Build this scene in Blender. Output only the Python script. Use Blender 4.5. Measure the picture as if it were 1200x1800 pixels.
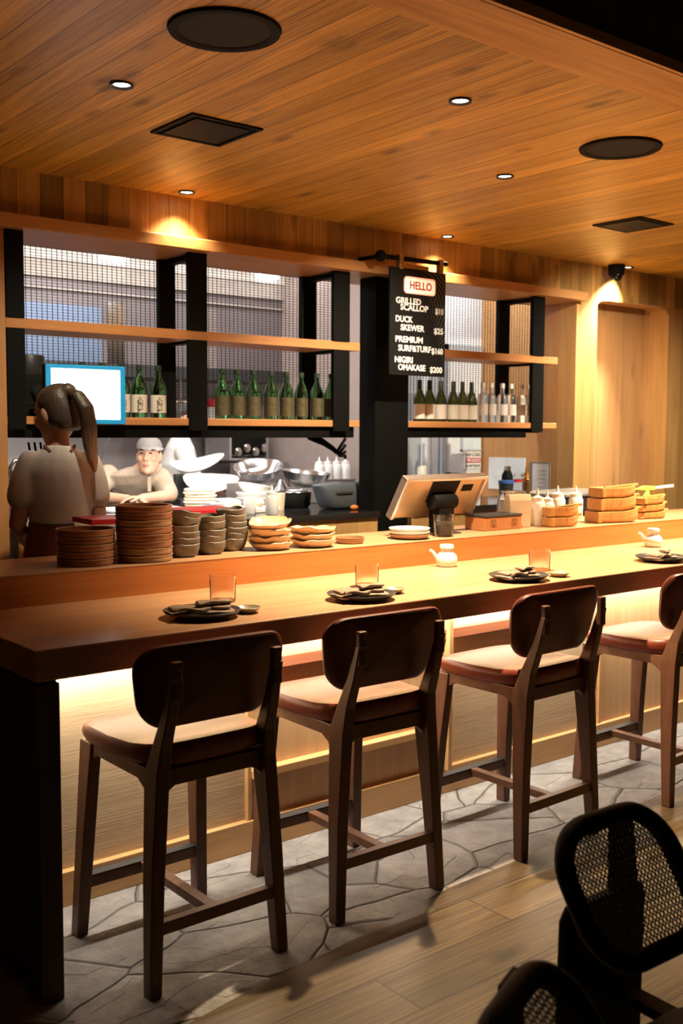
import bpy, bmesh, math, random
from mathutils import Vector, Matrix, noise
random.seed(7)
PI = math.pi
for o in list(bpy.data.objects): bpy.data.objects.remove(o)
S = bpy.context.scene
COL = S.collection
S.view_settings.view_transform = 'Standard'; S.view_settings.look = 'None'
S.view_settings.gamma = 1.0; S.view_settings.use_curve_mapping = False
S.view_settings.exposure = 0.2

# ---------------------------------------------------------------- camera
cd = bpy.data.cameras.new('camera'); cam = bpy.data.objects.new('camera', cd); COL.objects.link(cam)
YAW, PITCH, ROLL, FPX = math.radians(39.118), math.radians(-4.401), math.radians(0.261), 1843.5
fw = Vector((math.sin(YAW)*math.cos(PITCH), math.cos(YAW)*math.cos(PITCH), math.sin(PITCH)))
rt = Vector((math.cos(YAW), -math.sin(YAW), 0)); up = rt.cross(fw)
r2 = math.cos(ROLL)*rt + math.sin(ROLL)*up; u2 = -math.sin(ROLL)*rt + math.cos(ROLL)*up
cam.matrix_world = Matrix(((r2.x, u2.x, -fw.x, 0), (r2.y, u2.y, -fw.y, 0), (r2.z, u2.z, -fw.z, 1.5), (0, 0, 0, 1)))
cd.sensor_fit = 'VERTICAL'; cd.sensor_height = 36.0; cd.sensor_width = 24.0; cd.lens = FPX/1800*36.0
cd.clip_start = 0.05; cd.clip_end = 60
cd.dof.use_dof = True; cd.dof.focus_distance = 3.7; cd.dof.aperture_fstop = 4.0
S.camera = cam

# ---------------------------------------------------------------- world and lamps
W = bpy.data.worlds.new('dim_room'); S.world = W; W.use_nodes = True
W.node_tree.nodes['Background'].inputs[0].default_value = (1.0, 0.72, 0.42, 1)
W.node_tree.nodes['Background'].inputs[1].default_value = 0.012
WARM = (1.0, 0.76, 0.48); LEDC = (1.0, 0.92, 0.78); KIT = (1.0, 0.95, 0.90)
def lamp(kind, name, loc, power, color, rot=(0, 0, 0), **kw):
    l = bpy.data.lights.new(name, kind); l.energy = power; l.color = color
    for k, v in kw.items(): setattr(l, k, v)
    o = bpy.data.objects.new(name, l); COL.objects.link(o); o.location = loc; o.rotation_euler = rot
    return o
ZE = 2.702
# x, y, watts, cone, point aimed at (None: straight down)
SPOTS = [(1.77, 3.40, 150, 64, (2.45, 4.75, 1.45)), (2.80, 2.77, 660, 90, None), (3.77, 3.43, 330, 74, (3.95, 4.75, 1.45)), (2.796, 4.688, 110, 100, None),
         (4.644, 4.690, 120, 100, None), (6.50, 4.700, 520, 80, (6.15, 4.83, 1.5)), (4.80, 2.77, 850, 96, None), (5.77, 3.43, 380, 90, (6.3, 4.75, 1.4))]
for x, y, p, a, tgt in SPOTS:
    d_ = (Vector(tgt)-Vector((x, y, ZE))) if tgt else Vector((0, 0, -1))
    lamp('SPOT', 'downlight_lamp', (x, y, ZE-0.012), p, (1.0, 0.86, 0.64) if tgt else WARM, d_.to_track_quat('-Z', 'Y').to_euler(), spot_size=math.radians(a), spot_blend=1.0, shadow_soft_size=0.025)
# LED tape under the counter top, facing down along the front of the bar
lamp('AREA', 'counter_led_lamp', (4.3, 2.985, 0.846), 70, LEDC, (math.radians(24), 0, 0), shape='RECTANGLE', size=6.3, size_y=0.02)
# kitchen ceiling panels
lamp('AREA', 'kitchen_lamp', (3.2, 5.30, 2.90), 52, KIT, (math.radians(28), 0, 0), shape='RECTANGLE', size=2.6, size_y=0.5)
lamp('AREA', 'kitchen_lamp', (3.9, 6.75, 2.82), 20, KIT, shape='RECTANGLE', size=3.2, size_y=0.4)
lamp('AREA', 'added_pass_fill', (3.0, 5.10, 1.452), 26, KIT, (math.radians(52), 0, 0), shape='RECTANGLE', size=2.0, size_y=0.03)  # added fill hidden under the pass shelf, brightens the cook and counter
lamp('AREA', 'side_kitchen_lamp', (5.5, 5.35, 2.82), 14, (0.92, 0.97, 1.0), shape='RECTANGLE', size=0.9, size_y=0.4)

# ---------------------------------------------------------------- node materials
class N:
    def __init__(s, name):
        s.m = bpy.data.materials.new(name); s.m.use_nodes = True; s.t = s.m.node_tree; s.t.nodes.clear()
        s.out = s.n('ShaderNodeOutputMaterial'); s.b = s.n('ShaderNodeBsdfPrincipled')
        s.l(s.b.outputs[0], s.out.inputs[0])
    def n(s, t, **kw):
        x = s.t.nodes.new(t)
        for k, v in kw.items(): setattr(x, k, v)
        return x
    def l(s, a, b): s.t.links.new(a, b)
    def put(s, i, v):
        if hasattr(v, 'links') or hasattr(v, 'is_output'): s.l(v, i)
        else: i.default_value = v
    def math(s, op, a, b=None, c=None):
        x = s.n('ShaderNodeMath', operation=op)
        for i, v in enumerate((a, b, c)):
            if v is not None: s.put(x.inputs[i], v)
        return x.outputs[0]
    def mix(s, f, a, b, blend='MIX'):
        x = s.n('ShaderNodeMix', data_type='RGBA', blend_type=blend)
        s.put(x.inputs['Factor'], f)
        for k, v in (('A', a), ('B', b)):
            i = [q for q in x.inputs if q.name == k and q.type == 'RGBA'][0]
            s.put(i, (*v, 1) if isinstance(v, tuple) and len(v) == 3 else v)
        return [q for q in x.outputs if q.type == 'RGBA'][0]
    def ramp(s, f, stops):
        x = s.n('ShaderNodeValToRGB'); s.l(f, x.inputs[0]); e = x.color_ramp.elements
        while len(e) < len(stops): e.new(0.5)
        for q, (p, c) in zip(e, stops): q.position = p; q.color = (*c, 1) if len(c) == 3 else c
        return x.outputs[0]
    def obj(s): return s.n('ShaderNodeTexCoord').outputs['Object']
    def mapping(s, v, scale=(1, 1, 1), loc=(0, 0, 0), rot=(0, 0, 0)):
        x = s.n('ShaderNodeMapping'); s.l(v, x.inputs[0])
        x.inputs['Scale'].default_value = scale; x.inputs['Location'].default_value = loc; x.inputs['Rotation'].default_value = rot
        return x.outputs[0]
    def noise(s, v, scale, detail=4, rough=0.55, w=None, dist=0.0):
        x = s.n('ShaderNodeTexNoise'); x.inputs['Scale'].default_value = scale; x.inputs['Detail'].default_value = detail
        x.inputs['Roughness'].default_value = rough; x.inputs['Distortion'].default_value = dist
        if w is not None: x.noise_dimensions = '4D'; s.l(w, x.inputs['W'])
        s.l(v, x.inputs['Vector']); return x.outputs['Fac'] if 'Fac' in x.outputs else x.outputs[0]
    def bump(s, h, strength, dist=0.002):
        x = s.n('ShaderNodeBump'); x.inputs['Strength'].default_value = strength; x.inputs['Distance'].default_value = dist
        s.l(h, x.inputs['Height']); s.l(x.outputs[0], s.b.inputs['Normal'])
    def set(s, **kw):
        for k, v in kw.items(): s.put(s.b.inputs[k.replace('_', ' ')], v)
        return s
def c4(c): return (*c, 1)
def mul(c, k): return tuple(min(1, x*k) for x in c)

def plain(name, col, rough=0.5, metal=0.0, var=0.08, scale=12, bump=0.0, bscale=80, **kw):
    n = N(name); v = n.obj(); f = n.noise(v, scale, 3)
    col4 = n.ramp(f, [(0.3, mul(col, 1-var)), (0.7, mul(col, 1+var))])
    n.set(Base_Color=col4, Roughness=rough, Metallic=metal, **kw)
    if bump: n.bump(n.noise(v, bscale, 4), bump)
    return n.m
def emit(name, col, strength):
    n = N(name); n.set(Base_Color=c4((0.8, 0.8, 0.8)), Emission_Color=c4(col), Emission_Strength=strength, Roughness=0.4); return n.m
def glass(name, col=(1, 1, 1), rough=0.0, ior=1.45, alpha_bump=None):
    n = N(name); n.set(Base_Color=c4(col), Roughness=rough, IOR=ior, Transmission_Weight=1.0); return n.m

AX = {'X': 0, 'Y': 1, 'Z': 2}
def wood(name, light, dark, grain='X', plank=None, across='Y', plen=None, tint=0.25, rough=0.45, seam=0.02, knots=0.0, fine=0.35, bump=0.15, gscale=1.0, coat=0.0):
    n = N(name); v = n.obj()
    sep = n.n('ShaderNodeSeparateXYZ'); n.l(v, sep.inputs[0])
    w = None; edge = None; rnd = None
    if plank:
        c = n.math('DIVIDE', sep.outputs[AX[across]], plank)
        idx = n.math('FLOOR', c); fr = n.math('FRACT', c)
        edge = n.math('LESS_THAN', n.math('MINIMUM', fr, n.math('SUBTRACT', 1.0, fr)), seam)
        wn = n.n('ShaderNodeTexWhiteNoise', noise_dimensions='1D'); n.l(idx, wn.inputs['W']); rnd = wn.outputs['Value']
        if plen:
            d = n.math('ADD', n.math('DIVIDE', sep.outputs[AX[grain]], plen), n.math('MULTIPLY', rnd, 7.3))
            i2 = n.math('FLOOR', d); f2 = n.math('FRACT', d)
            e2 = n.math('LESS_THAN', n.math('MINIMUM', f2, n.math('SUBTRACT', 1.0, f2)), seam*plank/plen)
            edge = n.math('MAXIMUM', edge, e2)
            wn2 = n.n('ShaderNodeTexWhiteNoise', noise_dimensions='2D')
            cb = n.n('ShaderNodeCombineXYZ'); n.l(idx, cb.inputs[0]); n.l(i2, cb.inputs[1]); n.l(cb.outputs[0], wn2.inputs['Vector'])
            rnd = wn2.outputs['Value']
        w = n.math('MULTIPLY', rnd, 23.0)
    sc = [9.0*gscale]*3; sc[AX[grain]] = 0.7*gscale
    big = n.noise(n.mapping(v, tuple(sc)), 1.6, 5, 0.6, w, 0.6)
    sc2 = [70.0*gscale]*3; sc2[AX[grain]] = 1.6*gscale
    fin = n.noise(n.mapping(v, tuple(sc2)), 2.0, 4, 0.6, w)
    col = n.ramp(big, [(0.34, dark), (0.52, tuple((a+b)/2 for a, b in zip(light, dark))), (0.68, light)])
    col = n.mix(fine, col, n.ramp(fin, [(0.35, mul(dark, 0.9)), (0.65, light)]), 'MIX')
    if rnd is not None:
        k = n.math('ADD', n.math('MULTIPLY', rnd, tint*2), 1-tint)
        cb = n.n('ShaderNodeCombineColor'); [n.l(k, cb.inputs[i]) for i in range(3)]
        col = n.mix(1.0, col, cb.outputs[0], 'MULTIPLY')
    if knots:
        sk = [4.5]*3; sk[AX[grain]] = 1.5
        vo = n.n('ShaderNodeTexVoronoi'); vo.inputs['Scale'].default_value = 1.25
        n.l(n.mapping(v, tuple(sk), (0.3, 0.1, 0.7)), vo.inputs['Vector'])
        kk = n.math('ADD', vo.outputs['Distance'], n.math('MULTIPLY', n.noise(v, 30, 2), 0.10))
        mask = n.ramp(kk, [(0.10, (1, 1, 1)), (0.24, (0, 0, 0))])
        bw = n.n('ShaderNodeRGBToBW'); n.l(mask, bw.inputs[0])
        col = n.mix(n.math('MULTIPLY', bw.outputs[0], knots), col, mul(dark, 0.35))
    if edge is not None: col = n.mix(n.math('MULTIPLY', edge, 0.85), col, mul(dark, 0.15))
    n.set(Base_Color=col, Roughness=rough)
    if coat: n.set(Coat_Weight=coat, Coat_Roughness=0.25)
    h = fin if edge is None else n.math('SUBTRACT', fin, n.math('MULTIPLY', edge, 2.0))
    n.bump(h, bump, 0.001)
    return n.m

M = {}
M['ceiling'] = wood('cedar_ceiling', (0.86, 0.52, 0.10), (0.34, 0.165, 0.024), 'Y', 0.117, 'X', None, 0.20, 0.42, 0.018, 0.85, 0.55)
M['ceiling_trim'] = wood('cedar_trim', (0.78, 0.43, 0.10), (0.45, 0.21, 0.04), 'X', None, knots=0.3)
M['soffit'] = wood('cedar_soffit', (0.60, 0.34, 0.095), (0.25, 0.125, 0.030), 'Z', 0.115, 'X', None, 0.45, 0.55, 0.012, 0.6)
M['wall_wood'] = wood('fir_wall', (0.58, 0.34, 0.12), (0.42, 0.22, 0.07), 'Z', 0.16, 'X', None, 0.12, 0.5, 0.008, 0.15)
M['niche'] = wood('slab_niche', (0.55, 0.31, 0.13), (0.42, 0.21, 0.08), 'Z', 0.30, 'X', None, 0.12, 0.5, 0.006, 0.4)
M['jamb'] = wood('jamb_wood', (0.56, 0.28, 0.10), (0.42, 0.19, 0.06), 'Z', None, rough=0.5)
M['beam'] = wood('beam_wood', (0.60, 0.31, 0.12), (0.45, 0.21, 0.07), 'X', None, rough=0.4)
M['counter'] = wood('oak_counter', (0.60, 0.36, 0.20), (0.45, 0.235, 0.115), 'X', 0.21, 'Y', None, 0.08, 0.36, 0.004, 0.35)
M['counter_edge'] = M['counter']
M['ledge'] = wood('fir_ledge', (0.62, 0.235, 0.062), (0.48, 0.15, 0.033), 'X', None, rough=0.38)
M['shelf'] = wood('shelf_wood', (0.58, 0.27, 0.10), (0.44, 0.18, 0.06), 'X', None, rough=0.4)
M['panel'] = wood('panel_wood', (0.62, 0.40, 0.20), (0.50, 0.29, 0.13), 'Z', None, rough=0.5)
M['panel_frame'] = wood('panel_frame', (0.64, 0.38, 0.16), (0.50, 0.27, 0.10), 'X', None, rough=0.42)
M['rail'] = wood('bag_rail', (0.36, 0.13, 0.06), (0.24, 0.08, 0.035), 'X', None, rough=0.4)
M['rough'] = wood('rough_sawn_panel', (0.60, 0.45, 0.27), (0.46, 0.32, 0.18), 'X', None, rough=0.75, fine=0.5, bump=0.6, gscale=1.3)
M['dark_wall'] = wood('dark_fascia', (0.08, 0.055, 0.03), (0.04, 0.028, 0.016), 'Z', 0.14, 'X', None, 0.3, 0.6, 0.02)
M['floor'] = wood('oak_floor', (0.130, 0.084, 0.034), (0.028, 0.016, 0.007), 'X', 0.19, 'Y', 1.9, 0.25, 0.42, 0.014, 0.85, 0.7, 0.45)
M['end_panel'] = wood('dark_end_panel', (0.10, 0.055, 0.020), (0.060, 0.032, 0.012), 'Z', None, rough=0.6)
M['walnut'] = wood('walnut_stool', (0.165, 0.068, 0.034), (0.080, 0.031, 0.016), 'Z', None, rough=0.4, gscale=1.5)
M['walnut_h'] = wood('walnut_stretcher', (0.22, 0.10, 0.05), (0.12, 0.05, 0.025), 'X', None, rough=0.4, gscale=1.5)
M['hinoki'] = wood('pale_boat_wood', (0.62, 0.34, 0.11), (0.48, 0.23, 0.065), 'X', None, rough=0.5, gscale=2.0)
M['boardwood'] = wood('board_wood', (0.5, 0.33, 0.16), (0.38, 0.23, 0.1), 'X', None)
def flagstone():
    n = N('flagstone'); v = n.obj()
    dv = n.n('ShaderNodeTexNoise'); dv.inputs['Scale'].default_value = 3.0; n.l(v, dv.inputs['Vector'])
    ad = n.n('ShaderNodeVectorMath', operation='MULTIPLY_ADD'); n.l(dv.outputs['Color'], ad.inputs[0]); ad.inputs[1].default_value = (0.10, 0.10, 0); n.l(v, ad.inputs[2])
    vm = n.mapping(ad.outputs[0], (1.0, 1.45, 1), (0.37, 0.11, 0))
    e = n.n('ShaderNodeTexVoronoi', feature='DISTANCE_TO_EDGE'); e.inputs['Scale'].default_value = 2.5; n.l(vm, e.inputs['Vector'])
    ce = n.n('ShaderNodeTexVoronoi'); ce.inputs['Scale'].default_value = 2.5; n.l(vm, ce.inputs['Vector'])
    bw = n.n('ShaderNodeRGBToBW'); n.l(ce.outputs['Color'], bw.inputs[0])
    base = n.ramp(bw.outputs[0], [(0.2, (0.22, 0.205, 0.195)), (0.5, (0.31, 0.29, 0.27)), (0.8, (0.42, 0.40, 0.38))])
    nz = n.noise(v, 9, 8, 0.7); base = n.mix(0.55, base, n.ramp(nz, [(0.32, (0.11, 0.10, 0.095)), (0.68, (0.46, 0.43, 0.40))]))
    j = n.math('LESS_THAN', e.outputs['Distance'], 0.007)
    base = n.mix(j, base, (0.10, 0.09, 0.08))
    n.set(Base_Color=base, Roughness=0.55)
    jr = n.ramp(e.outputs['Distance'], [(0.0, (0, 0, 0)), (0.025, (1, 1, 1))]); b2 = n.n('ShaderNodeRGBToBW'); n.l(jr, b2.inputs[0])
    # each slab lies at its own height and tilt; riven layers break its face into angular flakes
    fl = n.n('ShaderNodeTexVoronoi', feature='SMOOTH_F1'); fl.inputs['Scale'].default_value = 6.5; fl.inputs['Smoothness'].default_value = 0.05; n.l(n.mapping(ad.outputs[0], (1, 1.6, 1), (0.9, 0.3, 0), (0, 0, 0.5)), fl.inputs['Vector'])
    fb = n.n('ShaderNodeRGBToBW'); n.l(fl.outputs['Color'], fb.inputs[0])
    hh = n.math('ADD', n.math('MULTIPLY', b2.outputs[0], 1.0), n.math('MULTIPLY', n.noise(v, 12, 9, 0.7), 1.6))
    hh = n.math('ADD', hh, n.math('MULTIPLY', fb.outputs[0], 0.9))
    n.bump(n.math('ADD', hh, n.math('MULTIPLY', bw.outputs[0], 0.8)), 0.85, 0.016)
    return n.m
M['stone'] = flagstone()
M['black'] = plain('black_metal', (0.0035, 0.0035, 0.003), 0.6, Specular_IOR_Level=0.12)
M['black_soft'] = plain('black_plastic', (0.006, 0.006, 0.005), 0.65, Specular_IOR_Level=0.12)
M['dark_metal'] = plain('dark_grey_metal', (0.06, 0.06, 0.06), 0.45, 0.5)
M['wire'] = plain('wire_black', (0.02, 0.018, 0.016), 0.5, 0.3)
M['leather'] = plain('red_brown_leather', (0.19, 0.036, 0.017), 0.38, 0, 0.12, 25, 0.10, 220, Specular_IOR_Level=0.42)
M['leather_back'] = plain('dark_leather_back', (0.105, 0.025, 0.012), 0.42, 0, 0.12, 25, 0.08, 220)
M['steel'] = plain('stainless_steel', (0.55, 0.53, 0.53), 0.32, 0.85)
M['steel_wall'] = plain('stainless_wall', (0.30, 0.27, 0.275), 0.45, 0.55, 0.05, 3)
M['steel_blue'] = plain('blue_stainless', (0.20, 0.27, 0.40), 0.4, 0.5, 0.05, 3)
M['chrome'] = plain('chrome', (0.7, 0.7, 0.7), 0.18, 1.0)
M['hood'] = plain('hood_grey', (0.22, 0.19, 0.20), 0.42, 0.4, 0.06, 2)
M['band_white'] = plain('white_bulkhead', (0.78, 0.74, 0.70), 0.6)
M['band_beige'] = plain('beige_bulkhead', (0.46, 0.41, 0.37), 0.6)
M['peach'] = plain('peach_ceiling', (0.60, 0.40, 0.27), 0.7)
M['kfloor'] = plain('kitchen_floor', (0.10, 0.08, 0.07), 0.6)
M['white_wall'] = plain('white_paint', (0.74, 0.76, 0.78), 0.6, 0, 0.03)
M['pink_wall'] = plain('pinkish_grey_paint', (0.42, 0.34, 0.31), 0.6, 0, 0.04)
M['grey_wall'] = plain('grey_paint', (0.42, 0.45, 0.48), 0.6, 0, 0.04)
M['blackstone'] = plain('black_stone', (0.010, 0.010, 0.010), 0.12, 0, 0.3, 60)
M['bowl_brown'] = plain('brown_glaze', (0.30, 0.125, 0.065), 0.3, 0, 0.25, 14, 0.05, 60)
M['bowl_rim'] = plain('unglazed_rim', (0.46, 0.28, 0.17), 0.5)
M['bowl_tan'] = plain('tan_glaze', (0.34, 0.20, 0.105), 0.35, 0, 0.2, 14)
M['bowl_grey'] = plain('grey_stoneware', (0.17, 0.15, 0.125), 0.5, 0, 0.2, 20, 0.06, 90)
M['cream'] = plain('cream_stoneware', (0.66, 0.46, 0.27), 0.4, 0, 0.15, 12, 0.05, 60)
M['dish_brown'] = plain('brown_dish', (0.30, 0.16, 0.08), 0.35)
M['white'] = plain('white_ceramic', (0.80, 0.77, 0.72), 0.25, 0, 0.03)
M['plate_dark'] = plain('charcoal_plate', (0.045, 0.042, 0.040), 0.3, 0, 0.3, 25)
M['napkin'] = plain('taupe_linen', (0.27, 0.18, 0.12), 0.85, 0, 0.12, 40, 0.25, 400)
M['soydish'] = plain('olive_dish', (0.30, 0.26, 0.17), 0.35)
M['glass'] = glass('clear_glass')
M['tumbler'] = glass('ribbed_glass', (1.0, 0.985, 0.96), 0.12)
M['water'] = glass('water', ior=1.33)
M['green_glass'] = glass('green_glass', (0.10, 0.27, 0.09), 0.04)
M['olive_glass'] = glass('olive_glass', (0.10, 0.13, 0.03), 0.04)
M['frost'] = glass('frosted_glass', (0.92, 0.93, 0.92), 0.35)
M['label'] = plain('paper_label', (0.80, 0.78, 0.70), 0.7, 0, 0.03)
M['label_olive'] = plain('olive_gold_label', (0.075, 0.062, 0.025), 0.5, 0.1, 0.3, 60)
M['ink'] = plain('black_ink', (0.02, 0.02, 0.02), 0.7)
M['ink_grey'] = plain('grey_ink', (0.35, 0.33, 0.33), 0.7)
M['red_ink'] = plain('red_ink', (0.50, 0.035, 0.03), 0.6)
M['chalk'] = plain('white_lettering', (0.85, 0.84, 0.82), 0.6)
M['cap_dark'] = plain('dark_cap', (0.03, 0.05, 0.03), 0.35)
M['red'] = plain('red_plastic', (0.62, 0.02, 0.04), 0.35)
M['whiteplastic'] = plain('white_squeeze_plastic', (0.80, 0.78, 0.74), 0.35, 0, 0.03)
M['bronze'] = plain('bronze_casing', (0.50, 0.36, 0.22), 0.38, 0.6)
M['orange_case'] = plain('orange_lacquer', (0.46, 0.19, 0.07), 0.35)
M['brass'] = plain('brass', (0.60, 0.38, 0.18), 0.25, 0.9)
M['kraft'] = plain('kraft_paper', (0.62, 0.46, 0.30), 0.75, 0, 0.05)
M['greybag'] = plain('slate_fabric', (0.045, 0.051, 0.058), 0.7, 0, 0.12, 10, 0.3, 30)
M['orange'] = plain('orange_fruit', (0.70, 0.17, 0.03), 0.5)
M['lime'] = plain('lime_plastic', (0.34, 0.66, 0.10), 0.35)
M['purple'] = plain('plum_tumbler', (0.12, 0.045, 0.075), 0.35, 0.3)
M['blue'] = plain('blue_plastic', (0.05, 0.15, 0.50), 0.45)
M['paper'] = plain('white_paper', (0.80, 0.78, 0.75), 0.8, 0, 0.02)
M['paper_grey'] = plain('printed_paper', (0.60, 0.56, 0.54), 0.8, 0, 0.02)
M['dough'] = plain('cream_bread', (0.72, 0.56, 0.38), 0.7, 0, 0.08, 10)
M['skin'] = plain('skin', (0.56, 0.31, 0.20), 0.5, 0, 0.05, 6, Subsurface_Weight=0.08)
M['lip'] = plain('lips', (0.45, 0.17, 0.13), 0.5)
M['eye'] = plain('dark_eye', (0.02, 0.012, 0.01), 0.25)
M['hair_dark'] = plain('dark_hair', (0.018, 0.013, 0.011), 0.5)
def hair_mat():
    n = N('brown_to_blond_hair'); v = n.obj(); sep = n.n('ShaderNodeSeparateXYZ'); n.l(v, sep.inputs[0])
    st = n.noise(n.mapping(v, (160, 160, 5)), 1.0, 3)
    f = n.math('ADD', n.math('MULTIPLY', n.math('SUBTRACT', 1.55, sep.outputs[2]), 4.2), n.math('MULTIPLY', n.math('SUBTRACT', st, 0.5), 0.6))
    n.set(Base_Color=n.ramp(f, [(0.12, (0.055, 0.034, 0.022)), (0.42, (0.26, 0.17, 0.10)), (0.85, (0.66, 0.50, 0.30))]), Roughness=0.42)
    n.bump(st, 0.5, 0.004); return n.m
M['hair'] = hair_mat()
def cloth(name, col, wr=0.35):
    n = N(name); v = n.obj()
    n.set(Base_Color=c4(col), Roughness=0.85)
    n.bump(n.math('ADD', n.noise(n.mapping(v, (4, 4, 2)), 1.5, 2, 0.5, None, 0.8), n.math('MULTIPLY', n.noise(v, 300, 2), 0.03)), wr, 0.03); return n.m
M['tee'] = cloth('white_cotton', (0.70, 0.65, 0.61), 0.5)
M['beige'] = cloth('beige_cotton', (0.42, 0.33, 0.24), 0.7)
M['chefwhite'] = cloth('chef_white', (0.82, 0.80, 0.77))
M['apron'] = cloth('terracotta_apron', (0.26, 0.10, 0.07))
M['pants'] = cloth('black_trousers', (0.02, 0.02, 0.022))
M['capcloth'] = cloth('grey_cap', (0.24, 0.215, 0.195), 0.15)
M['cane'] = plain('woven_cane', (0.13, 0.085, 0.032), 0.6, 0, 0.15, 60)
M['blackwood'] = plain('black_lacquered_wood', (0.009, 0.008, 0.006), 0.6, Specular_IOR_Level=0.2)
M['lens'] = emit('downlight_lens', (1.0, 0.93, 0.82), 9.0)
M['tube'] = emit('bulkhead_glint', (1.0, 0.97, 0.93), 6.0)  # glow for the painted reflections above the hood, not a lamp
M['screen'] = emit('screen_glow', (0.72, 0.93, 1.0), 3.2)
M['screen_text'] = emit('screen_text', (0.45, 0.82, 0.75), 1.6)
M['greenled'] = emit('green_indicator', (0.2, 1.0, 0.4), 3.0)
M['badge'] = emit('badge_glow', (1.0, 0.42, 0.25), 1.3)
M['badge_edge'] = emit('badge_edge', (1.0, 0.22, 0.12), 0.9)
def board_mat():
    n = N('menu_board'); v = n.obj()
    wv = n.n('ShaderNodeTexWave', wave_type='RINGS', rings_direction='Y'); wv.inputs['Scale'].default_value = 14.0; wv.inputs['Distortion'].default_value = 1.2; wv.inputs['Detail'].default_value = 0.0
    n.l(n.mapping(v, (1, 1, 1), (-0.02, 0, -0.40)), wv.inputs['Vector'])
    sep = n.n('ShaderNodeSeparateXYZ'); n.l(v, sep.inputs[0])
    line = n.math('GREATER_THAN', wv.outputs[1], 0.86)
    side = n.ramp(n.math('ADD', sep.outputs[0], n.math('MULTIPLY', sep.outputs[2], 0.35)), [(0.22, (0, 0, 0)), (0.42, (1, 1, 1))])
    bw = n.n('ShaderNodeRGBToBW'); n.l(side, bw.inputs[0])
    n.set(Base_Color=n.mix(n.math('MULTIPLY', line, n.math('MULTIPLY', bw.outputs[0], 0.8)), (0.007, 0.0068, 0.006), (0.30, 0.27, 0.23)), Roughness=0.6, Specular_IOR_Level=0.2); return n.m
M['board'] = board_mat()

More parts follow.
